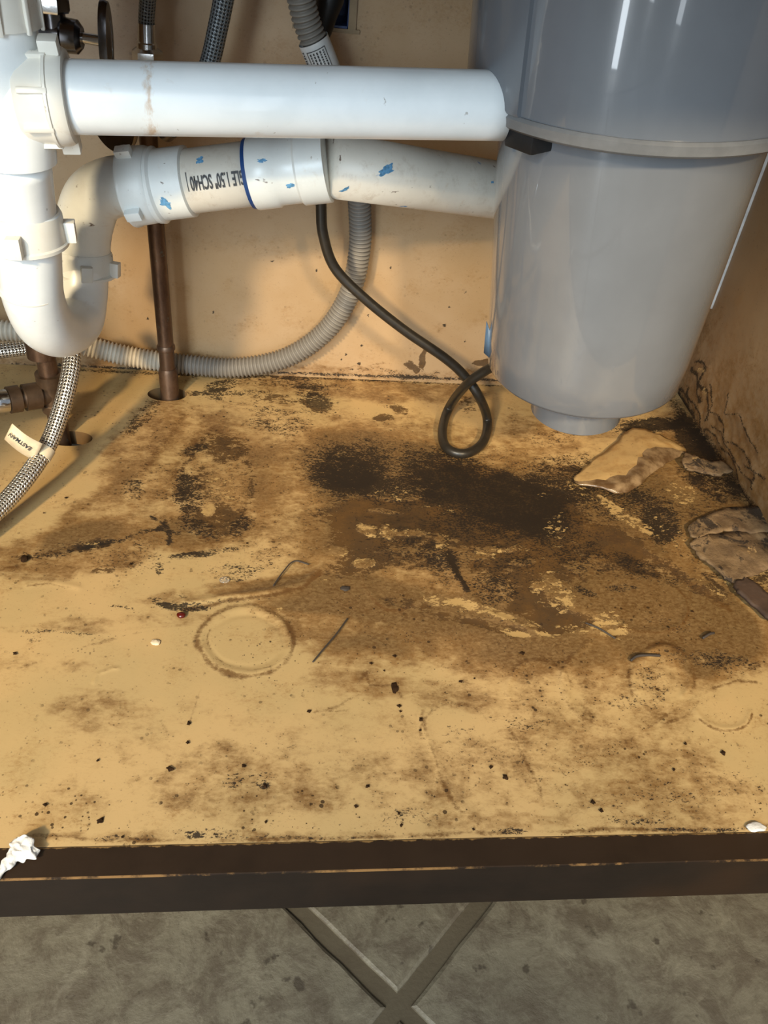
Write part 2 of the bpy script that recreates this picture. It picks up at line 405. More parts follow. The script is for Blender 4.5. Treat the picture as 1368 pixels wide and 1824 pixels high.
nb = g.noise(55, 7, .7); c = g.mix(g.rng(nb, .35, .65), lin((98, 76, 52)), lin((136, 110, 78)))
c = g.mix(g.rng(g.noise(42, 7, .72, g.mapping(g.obj(), loc=(2, 1, 0)), dist=.5), .54, .60, 0, .9), c, lin((40, 31, 24)))
c = g.mix(g.rng(g.noise(34, 7, .72, g.mapping(g.obj(), loc=(5, 3, 0))), .63, .67, 0, .9), c, lin((184, 150, 100)))
M_torn = g.set(Base_Color=c, Roughness=.8, Normal=g.bump(nb, .8, .003))
M_shim = plain('dark_board', (72, 54, 42), .75, 0, .25, 80, .4)
M_red = plain('dark_red_bead', (84, 22, 14), .2)
M_crumb = plain('dark_crumb', (50, 34, 20), .9, 0, .3, 300, .5, 0, .1)
M_twig = plain('dark_twig', (60, 52, 46), .7)
g = G('clear_drop'); M_drop = g.set(Base_Color=(1, .97, .9, 1), Roughness=.05, IOR=1.4, Transmission_Weight=.9)
g = G('frayed_white'); M_fray = g.set(Base_Color=g.mix(g.noise(90, 4), lin((205, 198, 188)), lin((232, 228, 222))), Roughness=.75, Normal=g.bump(g.noise(200, 5), .6, .002))

# ------------------------------------------------------------------ the kitchen floor: diagonal tiles
TZ = -0.115
X0, Y0 = 0.0815, -0.0365     # grout crossing
TS, GW = 0.330, 0.0115
V = []; F = []
ca = math.cos(PI/4)
for i in range(-5, 5):
    for j in range(-5, 5):
        a0, a1, b0, b1 = i*TS+GW/2, (i+1)*TS-GW/2, j*TS+GW/2, (j+1)*TS-GW/2
        cx_, cy_ = (a0+a1)/2, (b0+b1)/2
        wx = X0+(cx_-cy_)*ca; wy = Y0+(cx_+cy_)*ca
        if abs(wx) > 1.4 or wy > .55 or wy < -1.7: continue
        base = len(V); rnd = random.Random(i*31+j*17)
        def ringp(off, z):
            q = []
            for (s0, s1, f0, f1) in (((a0+off, b0+off, a1-off, b0+off)), ((a1-off, b0+off, a1-off, b1-off)), ((a1-off, b1-off, a0+off, b1-off)), ((a0+off, b1-off, a0+off, b0+off))):
                for k in range(24):
                    t = k/24; x = s0+(f0-s0)*t; y = s1+(f1-s1)*t
                    wob = 0.0009*noise.noise(Vector((x*60+i*9, y*60+j*7, 3.3)))+0.0006*noise.noise(Vector((x*220, y*220, 1.7)))
                    x += wob; y += wob*.7
                    q.append((X0+(x-y)*ca, Y0+(x+y)*ca, z))
            return q
        V += ringp(0.0, TZ-.004); V += ringp(0.0006, TZ-.0012); V += ringp(0.0028, TZ)
        for L_ in range(2):
            for k in range(96):
                k2 = (k+1) % 96; F.append((base+L_*96+k, base+L_*96+k2, base+(L_+1)*96+k2, base+(L_+1)*96+k))
        F.append(tuple(base+192+k for k in range(96)))
nt = len(F)
b0 = len(V); V += [(-2, -2.4, TZ-.0028), (2, -2.4, TZ-.0028), (2, 1.0, TZ-.0028), (-2, 1.0, TZ-.0028)]; F.append((b0, b0+1, b0+2, b0+3))
fo = new_mesh('floor', V, F, [M_tile, M_grout], midx=[0]*nt+[1], smooth=False)
fo['kind'] = 'structure'

# ------------------------------------------------------------------ the cabinet
cab = thing('sink_cabinet', 'maple laminate sink cabinet interior with heavily stained floor and dark brown front rail', 'cabinet', (0, 0, TZ))

def soft(u, v, cx, cy, rx, ry, ang=0, val=1.0, p=1.0):
    a = math.radians(ang); du, dv = u-cx, v-cy
    x = (du*math.cos(a)+dv*math.sin(a))/rx; y = (-du*math.sin(a)+dv*math.cos(a))/ry
    d = np.sqrt(x*x+y*y)
    t = np.clip(1.35-d, 0, 1); t = np.clip(t/.7, 0, 1)
    return val*(t*t*(3-2*t))**p
def poly(u, v, pts, wdt, val=1.0):
    d = np.full(u.shape, 1e9)
    for (x0, y0), (x1, y1) in zip(pts, pts[1:]):
        L2 = (x1-x0)**2+(y1-y0)**2+1e-9
        t = np.clip(((u-x0)*(x1-x0)+(v-y0)*(y1-y0))/L2, 0, 1)
        d = np.minimum(d, np.hypot(u-x0-t*(x1-x0), v-y0-t*(y1-y0)))
    return val*np.exp(-(d/wdt)**2)
def arc(cx, cy, rx, ry, a0, a1, rot=0, n=28):
    out = []; r_ = math.radians(rot)
    for k in range(n+1):
        a = math.radians(a0+(a1-a0)*k/n); x, y = rx*math.cos(a), ry*math.sin(a)
        out.append((cx+x*math.cos(r_)-y*math.sin(r_), cy+x*math.sin(r_)+y*math.cos(r_)))
    return out
def vnoise(P, sc, seed, octv=3):
    """smooth value noise on 2D coordinates (metres)"""
    out = np.zeros(P.shape[0]); amp = 1.0; tot = 0
    rs = np.random.RandomState(seed); T = rs.rand(256, 256)
    for o in range(octv):
        q = P*sc*(2**o)+17.3*o; i = np.floor(q).astype(int); f = q-i; f = f*f*(3-2*f); i = i % 256; i2 = (i+1) % 256
        a = T[i[:, 0], i[:, 1]]; b = T[i2[:, 0], i[:, 1]]; c_ = T[i[:, 0], i2[:, 1]]; d_ = T[i2[:, 0], i2[:, 1]]
        out += amp*((a*(1-f[:, 0])+b*f[:, 0])*(1-f[:, 1])+(c_*(1-f[:, 0])+d_*f[:, 0])*f[:, 1]); tot += amp; amp *= .5
    return out/tot

def grid_panel(name, xs, ys, to3, mat, disp_fn, holes=()):
    """dense sheet; to3(x,y)->(N,3); disp_fn(u,v,P2)->(disp along normal, dict of masks)"""
    nx, ny = len(xs), len(ys); X, Y = np.meshgrid(xs, ys); P2 = np.stack([X.ravel(), Y.ravel()], 1)
    for (hx, hy, rx, ry) in holes:      # snap nearby points on to the rim of each hole
        for _ in range(1):
            dx = (P2[:, 0]-hx)/rx; dy = (P2[:, 1]-hy)/ry; d = np.hypot(dx, dy)
            step = (xs[1]-xs[0])/min(rx, ry)
            sel = np.abs(d-1) < step*.75
            P2[sel, 0] = hx+dx[sel]/d[sel]*rx; P2[sel, 1] = hy+dy[sel]/d[sel]*ry
    P3, nrm = to3(P2)
    v = P3-CAM; dd = v@FW; u_ = 684+FPX*(v@RT)/dd; v_ = 912-FPX*(v@UP)/dd
    disp, masks = disp_fn(u_, v_, P2)
    P3 = P3+np.asarray(nrm)[None, :]*disp[:, None]
    idx = np.arange(nx*ny).reshape(ny, nx)
    q = np.stack([idx[:-1, :-1].ravel(), idx[:-1, 1:].ravel(), idx[1:, 1:].ravel(), idx[1:, :-1].ravel()], 1)
    keep = np.ones(len(q), bool)
    cen = P2[q].mean(1)
    for (hx, hy, rx, ry) in holes:
        keep &= np.hypot((cen[:, 0]-hx)/rx, (cen[:, 1]-hy)/ry) > 1.0
    q = q[keep]
    me = bpy.data.meshes.new(name)
    me.vertices.add(len(P3)); me.vertices.foreach_set('co', P3.astype(np.float32).ravel())
    me.loops.add(len(q)*4); me.loops.foreach_set('vertex_index', q.ravel().astype(np.int32))
    me.polygons.add(len(q)); me.polygons.foreach_set('loop_start', np.arange(0, len(q)*4, 4, dtype=np.int32))
    me.polygons.foreach_set('loop_total', np.full(len(q), 4, dtype=np.int32))
    me.update(calc_edges=True); me.validate()
    me.polygons.foreach_set('use_smooth', np.ones(len(q), bool))
    for k in ('wash', 'line', 'rust', 'dark', 'mold', 'chip', 'grit'):
        a = me.attributes.new(k, 'FLOAT', 'POINT'); a.data.foreach_set('value', np.clip(masks.get(k, np.zeros(len(P3))), 0, 2).astype(np.float32))
    me.materials.append(mat)
    o = bpy.data.objects.new(name, me); C.objects.link(o)
    return o

# --- base panel
HOLES = []
for (cxp, cyp, rx, ry) in ((298, 702, .0205, .0135), (124, 781, .0215, .0125)):
    p = fl(cxp, cyp); HOLES.append((p.x, p.y, rx, ry))
def floor_marks(u, v, P):
    warp = (vnoise(P, 28, 5)-.5)*46; warp2 = (vnoise(P, 28, 9)-.5)*40
    U, W = u+warp, v+warp2
    U2, W2 = u+warp*.35, v+warp2*.35
    def sm(L):
        o = np.zeros(u.shape)
        for a in L:
            k = min(1, max(.2, min(a[2], a[3])/60)); o += soft(u+warp*k, v+warp2*k, *a)
        return np.clip(o, 0, 1.2)
    rust = sm([(565, 714, 30, 18, 20, .8), (495, 712, 46, 8, 4, .45), (680, 742, 18, 7, -12, .75), (712, 729, 18, 8, 20, .7), (840, 722, 26, 14, 0, .4),
               (620, 840, 58, 42, 0, .62), (795, 862, 62, 46, 0, .72), (840, 850, 60, 36, 0, .5), (730, 915, 150, 28, 0, .78), (640, 955, 56, 52, 0, .74), (760, 955, 130, 26, 0, .55), (905, 905, 100, 62, 0, 1.0), (970, 925, 60, 55, 0, .7),
               (1010, 905, 50, 26, 30, .4), (1085, 962, 62, 27, 12, .92), (1150, 1003, 74, 24, 18, .74), (960, 985, 80, 24, 0, .66), (870, 1005, 40, 22, 0, .6), (935, 1040, 40, 34, 0, .72), (1000, 1020, 56, 14, 20, .56), (950, 1090, 60, 34, 10, .74), (1000, 1108, 62, 20, -4, .70),
               (890, 1118, 60, 12, 16, .56), (770, 1090, 90, 12, 14, .42), (630, 1015, 46, 20, 0, .55), (710, 1000, 70, 16, 0, .42), (1030, 855, 44, 30, -10, .55), (1240, 795, 26, 50, -38, .9), (1160, 757, 60, 13, -6, .85), (1255, 860, 60, 24, 30, .5), (1190, 900, 70, 20, 10, .4),
               (400, 800, 44, 24, 0, .74), (392, 927, 50, 28, 0, .78), (375, 870, 44, 46, 0, .42), (165, 968, 40, 10, -6, .72), (95, 982, 60, 10, -6, .42), (182, 1016, 24, 6, 0, .6), (45, 990, 16, 8, 0, .4), (300, 930, 22, 8, 20, .4),
               (1250, 1040, 50, 20, 35, .62), (1320, 1000, 60, 60, 0, .5), (1230, 1160, 60, 8, 10, .2), (1330, 1180, 30, 14, 20, .36), (1100, 1010, 40, 18, 0, .3)])
    rust += soft(U, W, 850, 930, 270, 110, 4, .20)+soft(U, W, 900, 1080, 180, 50, 8, .16)+soft(U, W, 640, 900, 80, 60, 0, .12)
    rust = np.maximum(rust, poly(u+warp*.5, v+warp2*.5, arc(384, 866, 62, 86, 0, 360), 9, .56))
    rust *= 1-.85*soft(U2, W2, 708, 878, 46, 15)-.85*soft(U2, W2, 870, 1055, 42, 28)
    for (cx, cy, rx, ry, a_) in ((655, 945, 22, 10, 20), (690, 950, 12, 16, -20), (732, 948, 30, 7, 0), (650, 1003, 22, 9, 0), (602, 983, 16, 8, 0), (680, 912, 34, 5, 0), (860, 985, 18, 9, -30), (905, 978, 16, 4, 0), (1010, 868, 26, 10, 30), (372, 908, 10, 12, 30), (395, 850, 22, 10, 0), (415, 870, 20, 8, -20), (960, 1045, 14, 8, 0), (930, 1000, 24, 6, 0)):
        rust *= 1-.75*soft(u+warp*.35, v+warp2*.35, cx, cy, rx, ry, a_)
    rust *= 1-.9*poly(u+warp*.2, v+warp2*.2, [(1012, 862), (1070, 910), (1150, 955), (1210, 1000), (1250, 1035)], 13)
    rust *= 1-.9*poly(u+warp*.2, v+warp2*.2, [(782, 962), (788, 1000), (806, 1050), (850, 1085), (920, 1105), (950, 1118)], 10)
    dark = sm([(635, 848, 40, 24, 0, 1.0), (600, 835, 40, 30, 0, .6), (790, 860, 50, 34, 0, .8), (905, 885, 70, 48, 0, 1.0), (960, 915, 50, 40, 0, .7), (840, 925, 170, 60, 0, .42), (700, 960, 90, 50, 0, .22), (960, 1060, 80, 40, 0, .25), (565, 712, 26, 14, 20, .9), (1150, 1005, 60, 16, 18, .4),
               (1240, 795, 30, 56, -38, 1.0), (1160, 757, 60, 16, -6, 1.0), (1300, 1000, 80, 60, 0, .7), (165, 968, 34, 8, -6, .8), (1030, 850, 40, 26, 0, .35), (390, 930, 30, 12, 0, .2)])
    mold = sm([(530, 685, 110, 9, 3, .50), (560, 712, 46, 24, 15, .50), (500, 750, 64, 22, 0, .42), (440, 720, 60, 14, 10, .26), (480, 790, 80, 40, 0, .18),
               (620, 838, 74, 50, 0, .46), (650, 830, 130, 60, 0, .26), (720, 835, 160, 60, 0, .30), (800, 930, 230, 90, 0, .22), (1010, 900, 150, 80, 10, .26), (790, 830, 70, 34, 0, .36), (700, 880, 80, 26, 0, .28), (880, 820, 90, 34, 0, .26), (905, 900, 130, 60, 0, .42), (575, 880, 46, 40, 0, .22), (860, 960, 200, 50, 0, .22),
               (1000, 850, 60, 46, 0, .42), (1176, 934, 32, 30, 0, .72), (1100, 890, 70, 34, 10, .48), (1270, 868, 50, 24, 25, .74), (1215, 900, 90, 26, 15, .42), (1200, 965, 70, 26, 30, .36), (1240, 790, 34, 60, -38, .5), (1190, 850, 60, 16, 0, .3), (1160, 757, 70, 16, -4, .6), (980, 780, 60, 14, 0, .40), (1090, 760, 60, 20, 0, .3),
               (395, 688, 30, 11, -8, .74), (420, 700, 80, 6, 0, .50), (365, 706, 30, 6, 10, .55), (262, 735, 44, 15, -38, .52), (230, 765, 22, 14, -38, .34), (280, 860, 60, 30, 0, .26), (335, 880, 26, 40, 0, .46), (235, 872, 22, 22, 0, .46), (262, 800, 40, 50, 0, .16),
               (345, 800, 26, 8, -15, .6), (380, 868, 76, 96, 0, .32), (350, 940, 40, 16, 20, .5), (430, 935, 26, 14, -30, .5), (230, 995, 80, 26, 0, .36), (265, 965, 40, 12, 0, .30), (360, 985, 60, 7, -8, .52), (287, 1016, 8, 13, 0, .65), (412, 1018, 46, 16, 0, .42), (450, 1000, 60, 40, 0, .16), (500, 960, 90, 60, 0, .15), (60, 1000, 60, 16, -8, .22), (120, 975, 90, 14, -8, .36),
               (330, 1081, 46, 8, 2, .86), (325, 1061, 14, 4, 0, .6), (285, 1073, 22, 7, 20, .6), (430, 1068, 70, 5, -4, .38), (70, 1124, 34, 3.5, 0, .62), (135, 1127, 30, 4, 0, .6), (65, 1138, 14, 5, 0, .4), (215, 1082, 26, 4, 10, .52),
               (870, 1050, 50, 30, 0, .40), (950, 1030, 110, 46, 0, .34), (790, 1020, 30, 40, 0, .30), (720, 1000, 100, 40, 0, .22), (1080, 1000, 80, 30, 10, .34), (1165, 1020, 80, 24, 20, .42), (1110, 1050, 30, 7, 0, .62), (1045, 1055, 22, 7, 25, .6), (850, 1090, 90, 10, 14, .40), (740, 1130, 130, 30, 0, .15), (1080, 1105, 40, 10, 0, .36), (1190, 1110, 60, 16, 10, .26), (1260, 1170, 90, 16, 5, .34),
               (1150, 1440, 130, 30, 0, .22), (1300, 1185, 60, 20, 10, .34), (1260, 1395, 120, 34, 0, .22), (440, 1390, 50, 20, 0, .24), (470, 1400, 12, 8, 0, .55), (360, 1482, 70, 10, 0, .40), (345, 1488, 16, 8, 0, .65), (220, 1492, 60, 6, 0, .4), (720, 1455, 60, 16, 0, .30), (905, 1482, 34, 6, 0, .75), (1240, 1478, 90, 4, 0, .62), (1130, 1465, 60, 6, 0, .4),
               (560, 1490, 200, 4, 0, .34), (1160, 1220, 40, 40, 0, .24), (1110, 1250, 30, 12, 0, .3), (940, 1290, 40, 14, 0, .26), (600, 1390, 500, 90, 0, .10), (1000, 1250, 260, 140, 0, .12)])
    mold += poly(u+warp*.25, v+warp2*.25, [(802, 985), (812, 1018), (828, 1050)], 6, .9)
    mold += poly(U2, W2, [(125, 978), (185, 962), (215, 960), (250, 948), (290, 944)], 4.5, .62)
    mold += poly(U2, W2, [(270, 922), (282, 932), (300, 940), (305, 968)], 5, .85)+poly(U2, W2, [(282, 945), (322, 952)], 4, .7)+poly(U2, W2, [(310, 990), (340, 982), (370, 985)], 3.5, .6)
    mold += poly(u, v, [(120, 658), (330, 668), (490, 671), (860, 684), (1200, 702)], 4, .75)
    mold += poly(u, v, [(1196, 712), (1260, 800), (1340, 905)], 12, .7)
    wash = sm([(840, 910, 230, 95, 4, .45), (700, 950, 140, 60, 0, .3), (960, 1060, 200, 60, 10, .2), (905, 900, 110, 60, 0, .4), (850, 960, 320, 170, 5, .75), (800, 1130, 340, 62, 5, .75), (560, 1055, 150, 34, 0, .7), (1240, 1120, 150, 80, 12, .95), (1250, 1110, 120, 55, 10, .35), (1080, 960, 90, 40, 15, .4), (1150, 980, 220, 120, 15, .65),
               (260, 780, 44, 120, 42, .62), (190, 905, 120, 40, -30, .55), (160, 975, 220, 44, -8, .8), (385, 865, 105, 112, 0, .62), (640, 690, 230, 22, 4, .65),
               (980, 770, 120, 40, 0, .35), (720, 770, 120, 40, 0, .3), (660, 830, 170, 70, 0, .5), (400, 1050, 160, 14, -8, .5), (640, 1190, 90, 60, 0, .35), (720, 1230, 160, 24, 10, .35),
               (1180, 1210, 120, 90, 0, .42), (960, 1220, 130, 90, 0, .32), (1200, 1430, 170, 60, 0, .42), (880, 1470, 120, 20, 0, .4), (430, 1400, 150, 60, 0, .22), (400, 1490, 400, 12, 0, .35),
               (170, 1270, 90, 40, 0, .25), (200, 1110, 240, 14, -3, .3), (90, 1180, 90, 22, 0, .18), (1090, 1330, 200, 50, 0, .25), (250, 1290, 160, 60, 0, .15), (1250, 830, 120, 110, 45, .8), (500, 760, 160, 60, 0, .25), (760, 1400, 200, 60, 0, .16), (600, 1350, 260, 90, 0, .14), (300, 1400, 260, 60, 0, .16), (1000, 1380, 260, 90, 0, .18), (560, 900, 160, 140, 0, .25)])
    wash *= 1-.8*soft(U2, W2, 440, 1140, 70, 48)-.6*soft(U2, W2, 1285, 1265, 50, 42)
    wash *= 1-.5*soft(U2, W2, 1175, 1205, 45, 50)
    line = np.zeros(u.shape)
    L = [(arc(440, 1140, 86, 62, 0, 360), 9, .75), (arc(448, 1138, 76, 52, 20, 200), 3, .6), (arc(710, 1025, 62, 62, 10, 180), 6, .55), (arc(1140, 1075, 88, 50, -60, 110, 10), 5, .7),
         (arc(1290, 1262, 52, 44, 10, 150), 3.5, .6), (arc(1180, 1205, 60, 58, 150, 390), 7, .6), (arc(1180, 1230, 70, 60, 20, 120), 5, .4), (arc(960, 1225, 60, 50, 160, 380), 6, .4), (arc(1060, 1215, 60, 70, 90, 260), 8, .45),
         (arc(815, 1310, 62, 58, 180, 330), 5, .4), ([(755, 1270), (770, 1330), (785, 1395), (810, 1440), (850, 1470)], 6, .5), ([(905, 1290), (930, 1340), (960, 1400), (965, 1440)], 6, .45),
         ([(640, 1215), (655, 1195), (660, 1220), (700, 1222), (715, 1240)], 6, .6), ([(560, 1270), (600, 1262), (640, 1235)], 5, .5), (arc(600, 1225, 60, 45, 60, 170), 4, .35),
         ([(330, 1085), (400, 1072), (470, 1062), (540, 1045), (570, 1020)], 8, .9), ([(0, 1015), (80, 1000), (160, 1010), (250, 1003)], 6, .45), ([(50, 1045), (90, 1038), (140, 1050), (150, 1020)], 4, .45),
         ([(30, 1190), (120, 1160), (200, 1135), (310, 1115)], 5, .35), ([(170, 1215), (175, 1200), (200, 1190), (212, 1190)], 3, .45), ([(170, 1215), (185, 1222)], 3, .4),
         ([(355, 1225), (340, 1270), (335, 1290)], 4, .4), ([(285, 1285), (300, 1320)], 4, .35), (arc(385, 865, 75, 95, 20, 330), 12, .5),
         ([(1000, 930), (1100, 960), (1180, 1000), (1240, 1050), (1300, 1085)], 12, .7), ([(1020, 980), (1090, 1000), (1150, 1020)], 5, .5), ([(1060, 1300), (1090, 1290), (1160, 1295), (1240, 1240)], 6, .4),
         ([(1020, 1235), (1060, 1280), (1050, 1300)], 10, .4), ([(1270, 1225), (1310, 1215), (1345, 1215)], 5, .7), ([(240, 880), (255, 840), (290, 790), (330, 740)], 14, .5), ([(60, 1488), (300, 1498), (600, 1490), (900, 1484), (1368, 1474)], 7, .6)]
    for pts, wd, vl in L: line = np.maximum(line, poly(U2, W2, pts, wd*.62, min(1, vl*1.15)))
    chip = sm([(658, 945, 26, 12, 25, .50), (694, 950, 12, 18, -20, .45), (735, 948, 34, 9, 0, .42), (650, 1003, 26, 12, 0, .50), (603, 984, 20, 10, 0, .46), (560, 1035, 46, 10, 0, .30), (790, 975, 14, 30, 0, .34), (800, 1075, 60, 12, 12, .46), (860, 1085, 50, 12, 20, .40), (930, 1108, 60, 10, 20, .44), (910, 1125, 34, 7, 15, .5),
               (870, 985, 26, 14, 0, .40), (915, 978, 34, 7, 0, .36), (990, 1055, 46, 34, 30, .46), (1080, 1100, 30, 14, 0, .5), (1100, 1130, 34, 10, 0, .3), (1215, 882, 30, 20, 20, .46), (1285, 932, 32, 14, -15, .45), (1240, 948, 16, 8, 0, .45), (1090, 905, 120, 10, 32, .30), (990, 940, 26, 34, 0, .32), (1150, 930, 110, 22, 28, .24), (700, 880, 44, 14, 0, .30), (780, 905, 60, 8, 0, .2),
               (395, 868, 30, 34, 0, .30), (372, 908, 12, 14, 30, .56), (1310, 1040, 30, 14, 30, .5), (1265, 1045, 40, 8, 35, .4), (950, 1130, 50, 6, 0, .44), (1160, 1000, 20, 6, 0, .3), (500, 1095, 8, 22, 0, .42), (160, 965, 18, 4, 0, .5), (990, 875, 50, 20, 0, .22), (1060, 1120, 70, 12, 0, .4)])
    grit = np.clip(.6+.9*soft(u, v, 700, 1150, 260, 90)+.8*soft(u, v, 450, 760, 260, 120)+.7*soft(u, v, 700, 1450, 900, 60)+.6*soft(u, v, 1150, 1200, 260, 160), 0, 1)
    # relief: swollen rings, creases, slight overall buckling
    h = (vnoise(P, 9, 3, 2)-.5)*.0016*np.clip((v-500)/500, .3, 1)
    for pts, wd, vl in ((arc(440, 1140, 80, 56, 0, 360), 6, .0007), (arc(440, 1140, 66, 44, 0, 360), 4, -.0003), (arc(1140, 1075, 85, 48, -60, 110, 10), 6, .0008), (arc(710, 1025, 58, 58, 0, 200), 6, .0006),
                        ([(330, 1072), (400, 1062), (470, 1052), (540, 1035), (575, 1010)], 6, .0012), ([(790, 975), (800, 1010), (825, 1050), (850, 1075)], 9, .0014), ([(870, 1090), (900, 1105), (960, 1125)], 6, .001),
                        (arc(1290, 1262, 48, 40, 10, 170), 5, .0006), (arc(1180, 1205, 52, 50, 150, 400), 6, .0008), (arc(960, 1225, 55, 46, 160, 380), 7, .0006), (arc(1060, 1215, 56, 66, 90, 260), 7, .0006),
                        ([(1010, 925), (1100, 950), (1180, 990), (1260, 1050)], 12, .0014), ([(755, 1270), (785, 1395), (850, 1470)], 8, .0005), (arc(1190, 1180, 40, 30, 180, 350), 5, .001), ([(345, 815), (380, 800), (420, 800)], 8, .0008), ([(345, 940), (390, 950), (440, 930)], 8, .0008),
                        ([(50, 1042), (95, 1032), (140, 1046)], 6, .0005), ([(240, 870), (260, 830), (300, 780)], 14, .0006), ([(170, 1215), (175, 1200), (200, 1190), (212, 1190)], 3, .0005)):
        h = h+poly(U2, W2, pts, wd, vl)
    h += soft(U, W, 1250, 900, 110, 60, 30, .003)+soft(U, W, 1100, 1070, 80, 40, 0, .0012)
    rr = np.clip((rust-.4)*2, 0, 1); h -= rr*.0006
    h *= np.clip((P[:, 1]-.0195)/.01, 0, 1)
    for (hx, hy, rx, ry) in HOLES: h *= np.clip(np.hypot((P[:, 0]-hx)/rx, (P[:, 1]-hy)/ry)-1, 0, 1)
    return h, dict(rust=rust, dark=dark, mold=mold, wash=wash, line=line, chip=chip, grit=grit)
xs = np.arange(XL, XR+.0005, .00115); ys = np.arange(.0195, D+.0005, .00115)
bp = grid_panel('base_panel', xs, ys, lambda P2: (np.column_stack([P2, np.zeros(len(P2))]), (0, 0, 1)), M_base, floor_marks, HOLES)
part(bp, cab, 'yellowed laminate cabinet floor with black mould, brown water stains and ring marks')
# hole edges and the thickness of the board
for (hx, hy, rx, ry) in HOLES:
    V = []; F = []; b0 = 0
    for z in (0.0, -.0155):
        for k in range(64):
            a = 2*PI*k/64; V.append((hx+rx*math.cos(a), hy+ry*math.sin(a), z))
    for k in range(64):
        k2 = (k+1) % 64; F.append((b0+k, b0+k2, b0+64+k2, b0+64+k))
    part(new_mesh('hole_edge', V, F, M_edge), cab)
part(box('toe_kick', (XL, .07, TZ), (XR, .085, -.016), M_dark), cab)
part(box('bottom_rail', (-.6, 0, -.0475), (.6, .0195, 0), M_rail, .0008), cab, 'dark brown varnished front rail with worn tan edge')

# --- back panel (with a cut-out for the electrical box)
BX0, BX1 = at(566, 50, D).x, at(622, 50, D).x
BZ0, BZ1 = at(600, 52, D).z, at(600, 52, D).z+.085
def wall_marks(u, v, P):
    warp = (vnoise(P, 40, 15)-.5)*22; warp2 = (vnoise(P, 40, 19)-.5)*22; U, W = u+warp, v+warp2
    sm = lambda L: np.clip(np.sum([soft(U, W, *a) for a in L], 0), 0, 1.2)
    rust = sm([(733, 648, 15, 6, 10, 1.0), (742, 657, 8, 5, 0, .8), (757, 640, 6, 16, 10, 1.0), (862, 648, 16, 6, -15, 1.0), (1180, 700, 30, 12, 0, .8)])
    dark = rust*.3
    mold = poly(u, v, [(100, 650), (330, 661), (490, 664), (860, 676), (1200, 694)], 3, .9)
    mold += sm([(640, 660, 50, 5, 0, .35), (735, 664, 60, 8, 0, .4), (50, 660, 80, 12, 0, .6), (290, 650, 60, 8, 0, .3)])
    mold += np.maximum.reduce([soft(u, v, a, b, s, s, 0, 1.3) for a, b, s in [(640, 648, 3), (617, 632, 2), (644, 616, 2), (792, 579, 3), (485, 465, 2), (263, 568, 2.5), (380, 556, 2), (563, 482, 2), (696, 476, 2), (655, 562, 2), (829, 520, 2), (800, 547, 2), (608, 640, 2), (828, 608, 2)]])
    line = poly(U, W, [(612, 655), (640, 656), (660, 653), (690, 649)], 2, .7)+poly(u, v, [(420, 560), (450, 552)], 3, .1)
    wash = sm([(700, 668, 300, 12, 2, .4), (735, 600, 300, 50, 0, .05), (60, 655, 120, 18, 0, .5), (250, 640, 160, 10, 0, .3)])
    # faint vertical drips
    drip = np.clip(vnoise(np.column_stack([P[:, 0]*6, P[:, 1]*.5]), 30, 33)-.55, 0, 1)*.7
    wash = np.clip(wash+drip*.45*np.clip((v-200)/400, 0, 1), 0, 1)
    h = (vnoise(P, 7, 41, 2)-.5)*.0012
    grit = np.full(u.shape, .25)
    h *= 1.0
    return h, dict(rust=rust, dark=dark, mold=mold, line=line, wash=wash, grit=grit)
xs = np.arange(XL, XR+.0005, .0016); zs = np.arange(0, .5, .0016)
def sub_back(x0, x1, z0, z1):
    n = max(2, int((x1-x0)/.0016)+1); k = max(2, int((z1-z0)/.0016)+1)
    return grid_panel('back_panel', np.linspace(x0, x1, n), np.linspace(z0, z1, k), lambda P2: (np.column_stack([P2[:, 0], np.full(len(P2), D), P2[:, 1]]), (0, -1, 0)), M_wall, wall_marks)
bk = sub_back(XL, XR, -.002, BZ0)
for r_ in ((XL, BX0, BZ0, .5), (BX1, XR, BZ0, .5)): join_into(bk, sub_back(*r_))
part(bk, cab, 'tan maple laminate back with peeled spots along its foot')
bev = box('cabinet_backing', (XL, D+.004, -.1), (XR, D+.012, BZ0-.004), M_edge); part(bev, cab)
